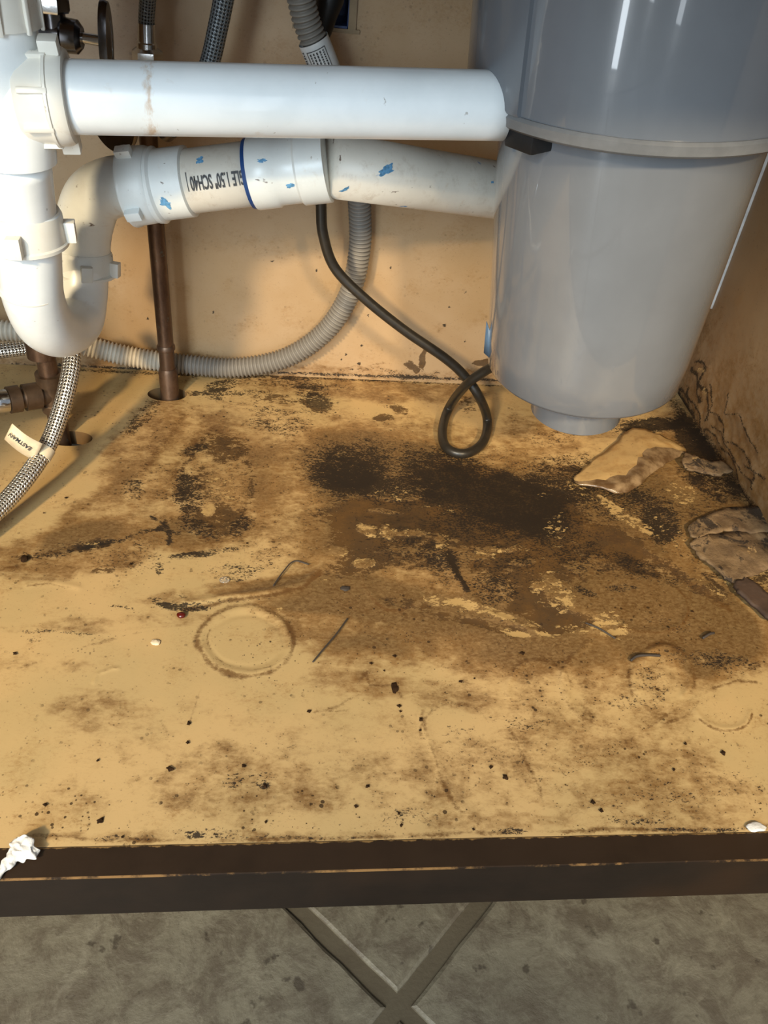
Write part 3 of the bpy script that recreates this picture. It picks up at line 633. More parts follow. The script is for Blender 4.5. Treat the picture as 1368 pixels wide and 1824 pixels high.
# --- right side (swollen, cracked)
def side_marks(u, v, P):
    warp = (vnoise(P, 30, 51)-.5)*26; warp2 = (vnoise(P, 30, 59)-.5)*26; U, W = u+warp, v+warp2
    cr = [[(1235, 650), (1260, 700), (1262, 735), (1290, 745), (1300, 790), (1330, 800), (1345, 830), (1368, 850)], [(1215, 690), (1240, 720), (1255, 760), (1280, 790)],
          [(1240, 640), (1255, 655), (1250, 690), (1250, 715)], [(1280, 790), (1300, 810), (1320, 850)], [(1300, 700), (1298, 735), (1318, 740), (1330, 765), (1355, 805)],
          [(1268, 760), (1290, 772), (1310, 820), (1350, 860)], [(1230, 690), (1228, 720)], [(1330, 820), (1350, 835), (1345, 870)], [(1265, 690), (1270, 720), (1262, 750)]]
    line = np.zeros(u.shape); mold = np.zeros(u.shape)
    for c_ in cr: mold = np.maximum(mold, poly(U, W, c_, 2.4, .95))
    mold = np.maximum(mold, poly(u, v, [(1207, 702), (1270, 800), (1340, 905), (1400, 1000)], 9, .9))
    mold += soft(U, W, 1230, 690, 30, 50, 0, .2)
    chip = soft(u, v, 1250, 660, 8, 5, 0, .5)+soft(u, v, 1258, 700, 5, 10, 0, .5)
    # height above the floor matters: bulge near the foot, wrinkles running to the corner
    z = P[:, 1]; y = P[:, 0]
    low = np.clip(1-z/.16, 0, 1)
    wr = np.sin((z*1.0+(.60-y)*.55+ (vnoise(P, 12, 61)-.5)*.03)*430+(vnoise(P, 30, 63)-.5)*9)*.00022*low*np.clip((y-.2)/.2, 0, 1)
    h = wr+(vnoise(P, 26, 71, 3)-.5)*.004*low**1.3
    for c_ in cr: h += poly(U, W, c_, 7, .0012)
    wash = low*.75
    return h, dict(mold=mold, line=line, chip=chip, wash=wash, grit=np.full(u.shape, .4))
rs_ = grid_panel('side_panel', np.arange(.0195, D+.0008, .0013), np.arange(-.002, .5, .0016), lambda P2: (np.column_stack([np.full(len(P2), XR), P2[:, 0], P2[:, 1]]), (-1, 0, 0)), M_side, side_marks)
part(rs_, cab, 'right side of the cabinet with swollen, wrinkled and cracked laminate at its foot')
part(box('side_panel', (XL-.016, .0195, TZ), (XL, D, .6), M_edge), cab)
part(box('side_panel', (XR+.008, .0195, TZ), (XR+.02, D, .6), M_edge), cab)
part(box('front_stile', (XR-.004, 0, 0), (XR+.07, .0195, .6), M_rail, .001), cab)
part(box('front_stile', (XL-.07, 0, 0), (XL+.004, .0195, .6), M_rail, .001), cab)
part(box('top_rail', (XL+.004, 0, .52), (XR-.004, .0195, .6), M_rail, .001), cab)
part(box('countertop', (XL-.1, -.03, .6), (XR+.1, D+.03, .63), M_edge), cab)
# caulk bead up the right rear corner
cb = [Vector((XR-.0005, D-.004, z)) for z in np.linspace(at(1268, 545, D).z, .36, 30)]
part(tube('caulk_bead', cb, 0.0034, M_paper, 10), cab, 'white caulk line in the rear corner')

# ------------------------------------------------------------------ electrical box
eb = thing('electrical_box', 'blue electrical outlet box set into the back panel behind the corrugated hose', 'electrical box', ((BX0+BX1)/2, D+.01, BZ0))
t_ = .0018
V = []
bx = box('box_body', (BX0, D+.05, BZ0+.003), (BX1, D+.052, BZ1), M_boxblue)
for lo, hi in (((BX0, D-.001, BZ0+.001), (BX1, D+.05, BZ0+.003)), ((BX0, D-.001, BZ0), (BX0+t_, D+.05, BZ1)), ((BX1-t_, D-.001, BZ0), (BX1, D+.05, BZ1))):
    join_into(bx, box('box_body', lo, hi, M_boxblue))
part(bx, eb)
fr = box('box_bracket', (BX0-.022, D-.0028, BZ0-.0020), (BX1+.009, D-.0012, BZ0+.0012), M_metal)
join_into(fr, box('box_bracket', (BX1-.001, D-.0032, BZ0), (BX1+.0055, D-.0012, BZ1), M_metal))
part(fr, eb, 'thin tarnished metal bracket')
part(box('outlet_device', (BX0+.006, D+.006, BZ0+.022), (BX1-.007, D+.03, BZ1), M_black, .002), eb, 'black outlet body')
wp = catmull([at(566, -12, D-.004), at(576, 6, D-.006), at(590, 6, D-.008), at(596, -14, D-.01)], 10)
part(tube('white_wire', wp, .0016, M_paper, 10), eb, 'loop of thin white wire')

# ------------------------------------------------------------------ corrugated drain hose
HY = .558
hp = [at(526, -60, .500), at(539, 10, .505), at(552, 55, .508), at(580, 125, .512), at(612, 210, .525), at(634, 300, .543), at(641, 380, HY-.004), at(640, 450, HY), at(622, 525, HY), at(578, 592, HY), at(508, 638, HY),
      at(420, 655, HY), at(340, 650, HY+.001), at(260, 640, HY), at(200, 628, HY-.002), at(140, 612, HY-.006), at(80, 598, .545), at(20, 590, .54), at(-60, 588, .54)]
hp = catmull(hp, 16); hpr, hl = resample(hp, .0007)
ho = thing('corrugated_hose', 'grey ribbed drain hose curving down behind the white pipes and along the back', 'hose', tuple(at(420, 665, HY)))
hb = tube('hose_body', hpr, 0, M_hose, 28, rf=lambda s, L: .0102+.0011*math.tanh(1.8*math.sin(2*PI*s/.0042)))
part(hb, ho)
lp = [p for p in hp if at(554, 66, .51).z > p.z > at(590, 150, .51).z]
lb = tube('paper_label', resample(lp, .002)[0], .0126, M_paper, 32, cap=False); part(lb, ho, 'white printed wrap label')
# printed lines on the label
lpr = resample(lp, .001)[0]; ax = (lpr[22]-lpr[4]).normalized(); fwd = (Vector(CAM)-lpr[13]).normalized()
fwd = (fwd-ax*fwd.dot(ax)).normalized(); sd = ax.cross(fwd)
mid = lpr[13]
def on_label(t, ang): return mid+ax*t+(fwd*math.cos(ang)+sd*math.sin(ang))*.0133
def strip(name, t0, t1, a0, a1, mat, n=8):
    V = []; F = []
    for k in range(n+1):
        a = a0+(a1-a0)*k/n; V += [on_label(t0, a)*1.0, on_label(t1, a)*1.0]
    for k in range(n): F.append((2*k, 2*k+1, 2*k+3, 2*k+2))
    return new_mesh(name, V, F, mat)
pr = strip('label_print', -.0098, -.0092, -.5, .75, M_ink)
for q in ((-.0098, .0068, -.5, -.46), (-.0098, .0068, .71, .75), (.0062, .0068, -.5, .75)): join_into(pr, strip('x', *q, M_ink, 3))
rr = random.Random(4)
for k in range(5):
    a = -.35+k*.21
    t = -.008
    while t < .005:
        dt = rr.uniform(.0008, .0022); join_into(pr, strip('x', t, min(t+dt, .0055), a, a+.09, M_ink, 2)); t += dt+.0006
for k in range(9):
    join_into(pr, strip('x', -.010+k*.0021, -.0088+k*.0021, 1.0, 1.08+rr.random()*.12, M_ink, 2))
part(pr, ho); pr.parent = lb

# ------------------------------------------------------------------ copper riser (middle) and its stop valve
cp = fl(303, 704)
mcu = thing('copper_supply_pipe', 'brown tarnished copper pipe rising straight from the middle oval hole in the cabinet floor', 'pipe', (cp.x, cp.y, -.05))
cptop = at(270, 190, cp.y).z
part(tube('pipe_body', [Vector((cp.x, cp.y, z)) for z in np.linspace(-.05, cptop, 20)], .0079, M_copper, 28), mcu)
part(lathe('pipe_coupling', (cp.x, cp.y, .0), (0, 0, 1), [(-.03, .0085), (-.03, .0098), (.030, .0098), (.034, .0082)], M_copper), mcu)
part(lathe('solder_joint', (cp.x, cp.y, .055), (0, 0, 1), [(0, .008), (.001, .0092), (.004, .0092), (.006, .008)], M_copper), mcu)

def valve(name, label, P, outlet, stem, r, handle_r, mat_body, handle_tilt=None, squash=.55):
    """angle stop: body along the stem axis, hex outlet nut, oval handle"""
    P = Vector(P); t = thing(name, label, 'valve', tuple(P)); sv = Vector(stem).normalized(); ov = Vector(outlet).normalized()
    part(lathe('valve_body', P-sv*r*2.2, sv, [(0, 0), (0, r*.9), (r*.5, r*1.1), (r*1.6, r*1.1), (r*1.9, r*.9), (r*2.6, r*.9), (r*2.8, r*1.1), (r*3.7, r*1.05), (r*4.0, r*.7), (r*4.0, 0)], mat_body), t)
    part(lathe('outlet_neck', P, ov, [(0, r*.8), (r*1.6, r*.8), (r*1.6, 0)], mat_body), t)
    part(lathe('compression_nut', P+ov*r*1.3, ov, [(0, 0), (0, r*1.05), (r*.2, r*1.15), (r*1.3, r*1.15), (r*1.5, r*.95), (r*1.5, 0)], M_chrome, seg=6), t)
    part(lathe('valve_stem', P+sv*r*1.7, sv, [(0, r*.35), (r*(1.6 if r > .01 else 2.8), r*.35), (r*(1.6 if r > .01 else 2.8), 0)], M_chrome), t)
    hc = P+sv*r*(3.3 if r > .01 else 4.5)
    h = lathe('handle', hc, sv, [(-.003, 0), (-.003, handle_r*.35), (-.0015, handle_r*.8), (-.002, handle_r*.97), (.001, handle_r), (.0035, handle_r*.96), (.003, handle_r*.6), (.0045, handle_r*.3), (.0045, 0)], mat_body, 48)
    # oval: squeeze across one direction
    d, x, y = basis(sv); sq = Vector((0, 0, 1)) if abs(sv.z) < .7 else Vector((0, 1, 0)); sq = (sq-sv*sq.dot(sv)).normalized(); ot = sv.cross(sq)
    for v in h.data.vertices:
        c_ = v.co-hc; k = c_.dot(ot); v.co = hc+c_-ot*k*(1-squash)
    part(h, t)
    return t
valve('shutoff_valve', 'chrome stop valve behind the middle of the long white pipe, feeding the thin braided line', (cp.x, cp.y-.001, cptop+.004), (0.0, 0, 1), (-.55, -1, -.1), .0092, .029, M_dchrome, squash=.8)
tp = at(262, 86, cp.y)
def hose(name, label, pts, r, mat, cat='hose', seg=24, group=None):
    P = resample(catmull(pts, 14), .0022)[0]; o = thing(name, label, cat, tuple(P[0]), group=group)
    part(tube('braided_sleeve', P, r, mat, seg), o); return o, P
o, P = hose('braided_supply_line', 'thin braided supply line rising from the middle stop valve behind the long white pipe', [tp+Vector((0, 0, .002)), at(261, 60, cp.y), at(261, 30, cp.y), at(264, -10, cp.y-.004), at(268, -80, cp.y-.02)], .0064, M_braid_d)
part(lathe('hose_ferrule', tp, (P[4]-P[0]), [(0, 0), (0, .0082), (.004, .0082), (.005, .0072), (.018, .0068), (.018, 0)], M_chrome), o)
part(tube('riser', [Vector((tp.x, tp.y, cptop+.02)), Vector((tp.x, tp.y, tp.z-.006)), tp], .0062, M_dchrome, 16), o)
part(lathe('hose_nut', tp-Vector((0, 0, .012)), (0, 0, 1), [(0, 0), (0, .0115), (.002, .0125), (.010, .0125), (.0125, .009), (.0125, 0)], M_chrome, 6), o)
o, P = hose('braided_supply_line', 'dark braided hose slanting down behind the long white pipe, left of the ribbed hose', [at(408, -60, .50), at(398, 0, .50), at(388, 50, .50), at(374, 110, .50), at(352, 170, .50), at(318, 215, .515), at(296, 235, .535)], .0078, M_braid_d)
part(lathe('hose_ferrule', P[-1], (P[-1]-P[-4]), [(-.014, .0084), (0, .0084), (0, 0)], M_dchrome), o)

# upper-left valve
vp = at(98, 60, .44)
valve('shutoff_valve', 'tarnished stop valve with an oval handle at the top left behind the white tee', vp, (0.03, 0, 1), (1, -.05, -.05), .0105, .0262, M_dchrome, squash=.45)
part_ = tube('valve_inlet', [vp-Vector((.02, 0, 0)), vp-Vector((.10, -.0, 0)), vp-Vector((.2, 0, 0))], .0085, M_dchrome, 20)
tag(part_, None)
inl = thing('copper_supply_pipe', 'dark horizontal stub pipe leading into the upper left stop valve', 'pipe', tuple(vp-Vector((.2, 0, 0)))); part_.name = 'pipe_body'; part(part_, inl)
o, P = hose('braided_supply_line', 'braided supply line rising from the upper left stop valve at the top edge', [vp+Vector((.001, .002, .028)), vp+Vector((.003, .003, .045)), at(118, -50, .44), at(130, -90, .43)], .0075, M_braid_d)

# ------------------------------------------------------------------ lower-left copper riser, tee and braided connector
lp_ = fl(113, 776); lx, ly = lp_.x-.003, lp_.y+.001
lcu = thing('copper_supply_pipe', 'corroded copper pipe and tee standing in the left oval hole under the trap', 'pipe', (lx, ly, -.05))
part(tube('pipe_body', [Vector((lx, ly, z)) for z in np.linspace(-.05, .115, 16)], .0088, M_copper, 24), lcu)
tz = at(84, 700, ly).z
part(lathe('tee_fitting', (lx, ly, tz-.018), (0, 0, 1), [(0, .0095), (0, .0118), (.008, .0118), (.009, .0108), (.028, .0108), (.029, .0125), (.040, .0125), (.040, .009)], M_brass), lcu)
bd = (at(20, 712, ly-.02)-Vector((lx, ly, tz))).normalized()
part(lathe('side_branch', Vector((lx, ly, tz)), bd, [(0, .010), (.012, .010), (.012, .0125), (.026, .0125), (.026, .010), (.030, .009), (.030, .0125), (.040, .0125), (.040, 0)], M_brass), lcu)
part(lathe('chrome_stub', Vector((lx, ly, tz))+bd*.040, bd, [(0, .0095), (.001, .0105), (.012, .0105), (.014, .009), (.08, .009), (.08, 0)], M_chrome), lcu, 'chrome stub tube')
part(lathe('elbow_cap', (lx-.003, ly, .108), (0, 0, 1), [(-.02, .0105), (-.02, .0128), (.006, .0128), (.01, .008), (.01, 0)], M_copper), lcu)

o, P = hose('braided_connector', 'bright stainless braided hose with a paper tag hanging below the trap at left', [at(112, 560, .455), at(124, 600, .44), at(128, 640, .42), at(120, 690, .40), at(106, 740, .385), at(84, 795, .365), at(46, 852, .335), at(4, 900, .31), at(-50, 950, .28)], .0078, M_braid)
HP = P
o2, P2_ = hose('braided_connector', 'stainless braided hose lying across the far left edge behind the trap', [at(-60, 634, .47), at(0, 625, .475), at(50, 618, .485), at(90, 606, .50)], .0072, M_braid)
# tag: a band around the hose and a flag sticking out to the left
j = min(range(len(HP)), key=lambda i: (Vector((*px(np.array(HP[i])), 0))-Vector((66, 798, 0))).length)
tax = (HP[j+2]-HP[j-2]).normalized()
tg = thing('hose_tag', 'cream paper tag wrapped around the bright braided hose, lettered EASTMAN', 'tag', tuple(HP[j]))
part(lathe('tag_band', HP[j]-tax*.0048, tax, [(0, .0076), (0, .0084), (.0096, .0084), (.0096, .0076)], M_tag), tg)
def text_mesh(body, size, extr=0.0):
    cu = bpy.data.curves.new('t', 'FONT'); cu.body = body; cu.size = size; cu.align_x = 'CENTER'; cu.align_y = 'CENTER'; cu.extrude = extr; cu.resolution_u = 3; cu.offset = size*.02
    ob = bpy.data.objects.new('t', cu); C.objects.link(ob); dg = bpy.context.evaluated_depsgraph_get(); dg.update()
    me = bpy.data.meshes.new_from_object(ob.evaluated_get(dg)); bpy.data.objects.remove(ob); return me
# flag quad: corners from the photo, a little in front of the hose
Yt = HP[j].y-.009
q0, q1, q2, q3 = at(8, 782, Yt+.004), at(22, 754, Yt+.004), at(76, 790, Yt), at(62, 820, Yt)
V = []; F = []; nf = 10
for i in range(nf+1):
    t = i/nf; bend = .0025*math.sin(t*PI)
    for s in (0, 1): V.append((q0.lerp(q3, t) if s == 0 else q1.lerp(q2, t))+Vector((0, -bend, 0)))
for i in range(nf): F.append((2*i, 2*i+1, 2*i+3, 2*i+2))
fg = new_mesh('tag_flag', V, F, M_tag); md = fg.modifiers.new('s', 'SOLIDIFY'); md.thickness = .0004
part(fg, tg)
tm = text_mesh('EASTMAN', .0056)
ex = (q0-q3).normalized(); ey0 = (q3-q2); ey0 = (ey0-ex*ey0.dot(ex)).normalized(); nz_ = ex.cross(ey0)
if nz_.dot(Vector(CAM)-q0) < 0: nz_ = -nz_
cen = (q0+q1+q2+q3)/4+nz_*.0034+ex*.0022+(q2-q3).normalized()*.0005
for v in tm.vertices: c_ = v.co.copy(); v.co = cen+ex*c_.x*.85+ey0*c_.y
tm.materials.clear(); tm.materials.append(M_ptext)
to = bpy.data.objects.new('tag_lettering', tm); C.objects.link(to); part(to, tg)

# ------------------------------------------------------------------ white drain plumbing
def slip_nut(name, P, d, r, L, mat, t, lugs=((0,), ), flange=1.12, lug=.004, lugl=.6, hd=None):
    """ribbed slip-joint nut; P is the flange end"""
    d, x, y = basis(d); P = Vector(P)
    n = lathe(name, P, d, [(0, r*.8), (0, r*flange), (.0022, r*flange), (.0034, r*1.02), (L*.85, r*.99), (L, r*.93), (L, r*.7)], mat, 56)
    for a in lugs:
        dd = x*math.cos(a)+y*math.sin(a)
        b_ = obox('lug', P+d*L*.38+dd*(r*1.02+lug*.5), d, dd, (L*lugl*.5, lug, lug*1.1), mat, .0008)
        join_into(n, b_)
    n.data.set_sharp_from_angle(angle=math.radians(38))
    return part(n, t)
# upper horizontal waste tube
TY = .312
T0, T1 = at(100, 173, TY), at(898, 189, .330)
wt = thing('waste_tube', 'long white horizontal drain tube running from the left tee to the disposal', 'pipe', tuple(T0))
seg_ = [T0.lerp(T1, k/20) for k in range(21)]
part(tube('tube_body', seg_, .0208, M_waste, 56), wt)
td = (T1-T0).normalized()
# left tee
tee = thing('drain_tee', 'white plastic sanitary tee with slip nuts at the left edge of the picture', 'pipe fitting', tuple(at(0, 250, TY)))
tc = at(10, 165, TY)
V0 = at(12, 60, TY+.0)
top_ = Vector((tc.x, tc.y, tc.z+.040)); bot_ = Vector((tc.x, tc.y, tc.z-.040))
part(lathe('tee_body', bot_, (0, 0, 1), [(0, .019), (0, .0232), (.006, .0238), (.02, .0238), (.06, .0238), (.074, .0238), (.080, .0226), (.080, .019)], M_pvc, 56), tee)
part(lathe('tee_branch', tc, td, [(0, .0236), (.030, .0236), (.034, .0215), (.034, 0)], M_pvc, 56), tee)
slip_nut('slip_nut', at(98, 172, TY), -td, .0262, .0190, M_nut, tee, lugs=[a*PI/4+.35 for a in range(8)], flange=1.02, lug=.0016, lugl=.9)
part(lathe('nut_flange', at(126, 173, TY), -td, [(0, .0205), (0, .0258), (.0025, .0272), (.008, .0275), (.0085, .0285), (.010, .0285), (.011, .026)], M_nut, 64), tee)
for a_ in (1.35, 4.45):
    d_, x_, y_ = basis(-td); dd_ = x_*math.cos(a_)+y_*math.sin(a_)
    part(obox('nut_lug', at(108, 172, TY)+dd_*.0305, d_, dd_, (.0055, .0042, .0048), M_nut, .001), tee)
slip_nut('slip_nut', top_+Vector((0, 0, -.004)), (0, 0, 1), .0258, .022, M_nut, tee, lugs=[a*PI/5+.1 for a in range(10)], flange=1.03, lug=.0012, lugl=.9)
part(tube('upper_tailpiece', [top_, top_+Vector((0, 0, .08))], .019, M_pvc, 40), tee)
# tailpiece down to the trap
B0 = bot_+Vector((0, 0, .004)); tr0 = at(46, 392, .325)
tlp = thing('tailpiece', 'short white vertical drain pipe between the tee and the trap', 'pipe', tuple(tr0))
part(tube('pipe_body', [B0.lerp(tr0, k/6) for k in range(7)], .0200, M_pvc, 48), tlp)
# trap: J bend + elbow
trap = thing('p_trap', 'white plastic P-trap with slip nuts hanging at the left', 'drain trap', tuple(at(95, 645, .35)))
ja = [at(47, 372, .325), at(50, 420, .325), at(54, 480, .326), at(60, 530, .330), at(80, 575, .345), at(110, 588, .372), at(136, 570, .40), at(144, 530, .418), at(146, 490, .428), at(147, 455, .435)]
jp = resample(catmull(ja, 14), .003)[0]
part(tube('trap_bend', jp, .0212, M_pvc, 56), trap)
part(lathe('bend_seam', at(53, 512, .327), (at(60, 540, .330)-at(52, 480, .325)), [(-.0006, .0206), (0, .0217), (.0008, .0217), (.0014, .0206)], M_nut), trap)
# elbow from the right leg up and round to the right
ea = [at(147, 470, .435), at(146, 440, .437), at(150, 400, .437), at(166, 355, .437), at(200, 334, .437), at(245, 330, .436), at(280, 329, .434)]
ep = resample(catmull(ea, 14), .003)[0]
part(tube('trap_arm', ep, .0226, M_pvc_old, 56), trap)
n1 = slip_nut('slip_nut', at(48, 434, .326), Vector((0, 0, 1)), .0262, .0235, M_nut, trap, lugs=[.2, 1.6, 3.3, 4.9], flange=1.06, lug=.0042)
n2 = slip_nut('slip_nut', at(146, 486, .434), (at(146, 440, .437)-at(147, 486, .434)), .0250, .020, M_pvc_old, trap, lugs=[.5, 1.9, 3.0, 4.6], flange=1.10, lug=.004)
ad = (at(420, 312, .425)-at(240, 331, .436)).normalized()
n3 = slip_nut('slip_nut', at(232, 333, .436), ad, .0292, .0205, M_pvc_old, trap, lugs=[0.4+PI/2*a for a in range(4)], flange=1.05, lug=.0036)
# wall adapter, sch 40 pipe, coupling and the long arm
PA = at(284, 330, .4343); PB = at(461, 308, .424); sdv = (PB-PA).normalized()
arm = thing('waste_pipe', 'white waste pipe with blue primer marks and printed lettering running right from the trap', 'pipe', tuple(PB))
part(lathe('trap_adapter', PA-sdv*.004, sdv, [(0, .020), (0, .0285), (.004, .0290), (.006, .0268), (.0290, .0266), (.0302, .0240), (.0302, .02)], M_pvc_old, 56), arm)
part(tube('printed_pipe', [PA, PA.lerp(PB, .5), PB+sdv*.012], .0240, M_sch, 64), arm, 'grey-white pipe printed with black lettering')
cpl = lathe('pipe_coupling', PB-sdv*.004, sdv, [(0, .0236), (0, .0268), (.001, .0272), (.018, .0272), (.020, .0258), (.036, .0258), (.038, .0278), (.057, .0280), (.059, .0278), (.059, .0236)], M_pvc_old, 64); part(cpl, arm)
part(lathe('primer_ring', PB-sdv*.0072, sdv, [(0, .0236), (0, .0258), (.0034, .0264), (.0034, .0236)], M_blue, 64), arm, 'dark blue primer ring')
PC = PB+sdv*.053; PD = at(905, 342, .500)
part(tube('long_pipe', [PC, PC.lerp(PD, .5), PD, PD+(PD-PC).normalized()*.05], .0240, M_sch, 64), arm)
def smear(P0, ax_, r, t, ang, ln, wd, rot, seed, mat, host):
    ax_ = ax_.normalized(); v0 = (Vector(CAM)-P0).normalized(); v0 = (v0-ax_*v0.dot(ax_)).normalized(); w0 = ax_.cross(v0)
    if w0.z < 0: w0 = -w0
    V = [(0, 0)]; n = 26; F = []
    for k in range(n):
        a = 2*PI*k/n; q = 1+.75*noise.noise(Vector((math.cos(a)*1.7, math.sin(a)*1.7, seed*3.3)))+.35*noise.noise(Vector((math.cos(a)*6, math.sin(a)*6, seed)))
        V.append((math.cos(a)*ln*q, math.sin(a)*wd*q))
    P = []
    for x, y in V:
        X = t+x*math.cos(rot)-y*math.sin(rot); A = ang+(x*math.sin(rot)+y*math.cos(rot))/r
        P.append(P0+ax_*X+(v0*math.cos(A)+w0*math.sin(A))*(r+.00018))
    for k in range(n): F.append((0, 1+k, 1+(k+1) % n))
    o = new_mesh('primer_smear', P, F, mat); part(o, host); return o
M_prim = plain('blue_primer_smear', (96, 150, 190), .5, 0, .3, 400)
for a_ in ((PC, PD-PC, .024, .040, .10, .0085, .0030, .55, 1), (PC, PD-PC, .024, .008, -.70, .0040, .0014, .7, 2), (PC, PD-PC, .024, .150, .25, .0014, .0012, .3, 9),
           (PA, sdv, .0268, .010, -.50, .0035, .0048, .5, 3), (PA, sdv, .024, .042, .62, .0030, .0024, .2, 4), (PB, sdv, .0260, .028, -.45, .0030, .0018, .4, 6), (PB, sdv, .0272, .010, .3, .0034, .0012, -.2, 7)):
    smear(*a_, M_prim, arm)
# printed lettering wrapped on the pipe (upside down as fitted)
tm = text_mesh('GLE 1.50" SCH40 |', .0140)
mid_ = PA.lerp(PB, .652); vw = (Vector(CAM)-mid_).normalized(); vw = (vw-sdv*vw.dot(sdv)).normalized(); dn = sdv.cross(vw)
if dn.z > 0: dn = -dn
for v in tm.vertices:
    c_ = v.co.copy(); ang = -c_.y/.024*1.0-.05
    v.co = mid_-sdv*(c_.x*.425)+(vw*math.cos(ang)-dn*math.sin(ang))*.0250
tm.materials.clear(); tm.materials.append(M_ptext)
to = bpy.data.objects.new('pipe_lettering', tm); C.objects.link(to); part(to, arm)

# ------------------------------------------------------------------ garbage disposal
DP = at(1037, 657, .366)
TILT = math.radians(4.0)
dsp = thing('garbage_disposal', 'large grey plastic garbage disposal unit hanging at the right', 'garbage disposal', tuple(DP), (0, -TILT, 0))
Mw = Matrix.Translation(DP) @ dsp.rotation_euler.to_matrix().to_4x4()
def dpart(o, label=None):
    o.parent = dsp
    if label: o['label'] = label
    return o
HR = .212       # height of the seam above the bottom
dpart(lathe('lower_housing', (0, 0, 0), (0, 0, 1), [(0, 0), (0, .0775), (.002, .0802), (.0045, .0815), (.03, .0838), (HR*.5, .0885), (HR, .0945), (HR, 0)], M_disp, 128))
dpart(lathe('bottom_cap', (.003, .004, -.046), (0, 0, 1), [(0, 0), (0, .0385), (.0015, .0402), (.045, .0415), (.047, .0415)], M_disp, 96))
dpart(lathe('seam_lip', (0, 0, HR-.003), (0, 0, 1), [(0, .09), (0, .1135), (.002, .1165), (.008, .1180), (.010, .1165), (.010, .09)], M_lip, 128), 'lighter grey rim around the seam')
dpart(lathe('upper_housing', (0, 0, HR+.006), (0, 0, 1), [(0, .09), (0, .1150), (.002, .1155), (.17, .1165), (.19, .08), (.19, 0)], M_disp, 128))
# side bracket strip at left with dark fittings
def drad(ang, z0, z1, r, th, w_, mat, name):
    d = Vector((math.cos(ang), math.sin(ang), 0)); return obox(name, d*r+Vector((0, 0, (z0+z1)/2)), Vector((0, 0, 1)), d, ((z1-z0)/2, th, w_), mat, .002)
V = []; F = []; na = 24; zz = (HR+.007, HR+.009, HR+.168, HR+.170)
for k in range(na+1):
    a = math.radians(172+(214-172)*k/na)
    for r_, z in ((.1150, zz[0]), (.1178, zz[0]), (.1190, zz[1]), (.1196, zz[2]), (.1186, zz[3]), (.1150, zz[3])):
        V.append((r_*math.cos(a), r_*math.sin(a), z))
for k in range(na):
    for q in range(5): F.append((k*6+q, k*6+q+1, (k+1)*6+q+1, (k+1)*6+q))
F.append(tuple(range(6))[::-1]); F.append(tuple(na*6+q for q in range(6)))
sc_ = new_mesh('side_cover', V, F, M_disp2); recalc(sc_); sc_.data.set_sharp_from_angle(angle=math.radians(35))
dpart(sc_, 'darker grey side cover')
dpart(obox('mount_clip', Vector((-.119, -.034, HR+.142)), (0, 0, 1), (1, 0, 0), (.008, .008, .012), M_black, .003), 'black clip')
dpart(obox('mount_clip', Vector((-.1195, -.022, HR+.078)), (0, 0, 1), (1, 0, 0), (.010, .005, .006), M_black, .002), 'black clip')
a_ = math.radians(212); d_ = Vector((math.cos(a_), math.sin(a_), 0))
dpart(obox('rubber_foot', d_*.100+Vector((0, 0, HR-.0085)), (0, 0, 1), d_, (.0065, .011, .013), M_black, .002), 'black rubber block under the rim')
lb_ = new_mesh('warning_label', [Mw.inverted() @ p for p in (at(867, 572, .37), at(876, 598, .368), at(878, 642, .366), at(862, 628, .372))], [(0, 1, 2, 3)], M_tape)
md = lb_.modifiers.new('s', 'SOLIDIFY'); md.thickness = .0006; dpart(lb_, 'blue label edge')
# power cord
pc = [at(596, -40, .568), at(588, 15, .562), at(580, 50, .556), at(574, 90, .548), at(568, 150, .535), at(568, 220, .52), at(572, 300, .50), at(572, 370, .50), at(576, 420, .50), at(597, 478, .50), at(650, 532, .495), at(720, 588, .49), at(790, 636, .485),
      at(826, 668, .482), at(853, 706, .474), fl(868, 748, .012), fl(860, 788, .006), fl(828, 808, .0058), fl(796, 798, .0060), fl(788, 768, .008), fl(800, 726, .014), at(832, 684, .468), at(872, 656, .455), at(905, 640, .435)]
P = resample(catmull(pc, 14), .003)[0]
co_ = thing('power_cord', 'black power cord hanging from the outlet and looping by the floor to the disposal', 'cord', tuple(P[0]))
part(tube('cord_jacket', P, .0049, M_cord, 20), co_)
plug = [at(598, -50, .562), at(584, 0, .556), at(576, 45, .554)]
part(lathe('plug', plug[0], plug[2]-plug[0], [(0, 0), (0, .012), (.02, .012), (.03, .010), (.045, .008), (.055, .005)], M_black), co_)

# ------------------------------------------------------------------ loose laminate, torn board
def loft(name, rows, mats, mrow, sub=2, thick=.0007):
    n = len(rows[0]); V = [p for r in rows for p in r]; F = []; mi = []
    for i in range(len(rows)-1):
        for k in range(n-1): F.append((i*n+k, i*n+k+1, (i+1)*n+k+1, (i+1)*n+k)); mi.append(mrow[i])
    o = new_mesh(name, V, F, mats, midx=mi)
    a = o.modifiers.new('sub', 'SUBSURF'); a.levels = sub; a.render_levels = sub
    b = o.modifiers.new('so', 'SOLIDIFY'); b.thickness = thick; b.offset = 0
    return o
zb = .0035
R0 = [fl(*a[:2], a[2]) for a in ((1020, 852, zb), (1045, 828, zb), (1090, 798, zb), (1112, 770, zb), (1135, 758, zb), (1175, 776, zb), (1222, 798, zb))]
R2 = [fl(*a[:2], a[2]) for a in ((1022, 856, zb+.001), (1060, 858, .008), (1122, 848, .011), (1139, 825, .013), (1142, 800, .013), (1166, 794, .010), (1222, 803, .005))]
R1 = [a.lerp(b, .5)+Vector((0, 0, .0015*((i*7) % 3))) for i, (a, b) in enumerate(zip(R0, R2))]  # middle row
R3 = [fl(*a[:2], a[2]) for a in ((1023, 860, zb+.001), (1070, 868, .008), (1118, 862, .011), (1145, 845, .013), (1154, 820, .013), (1188, 804, .010), (1224, 806, .004))]
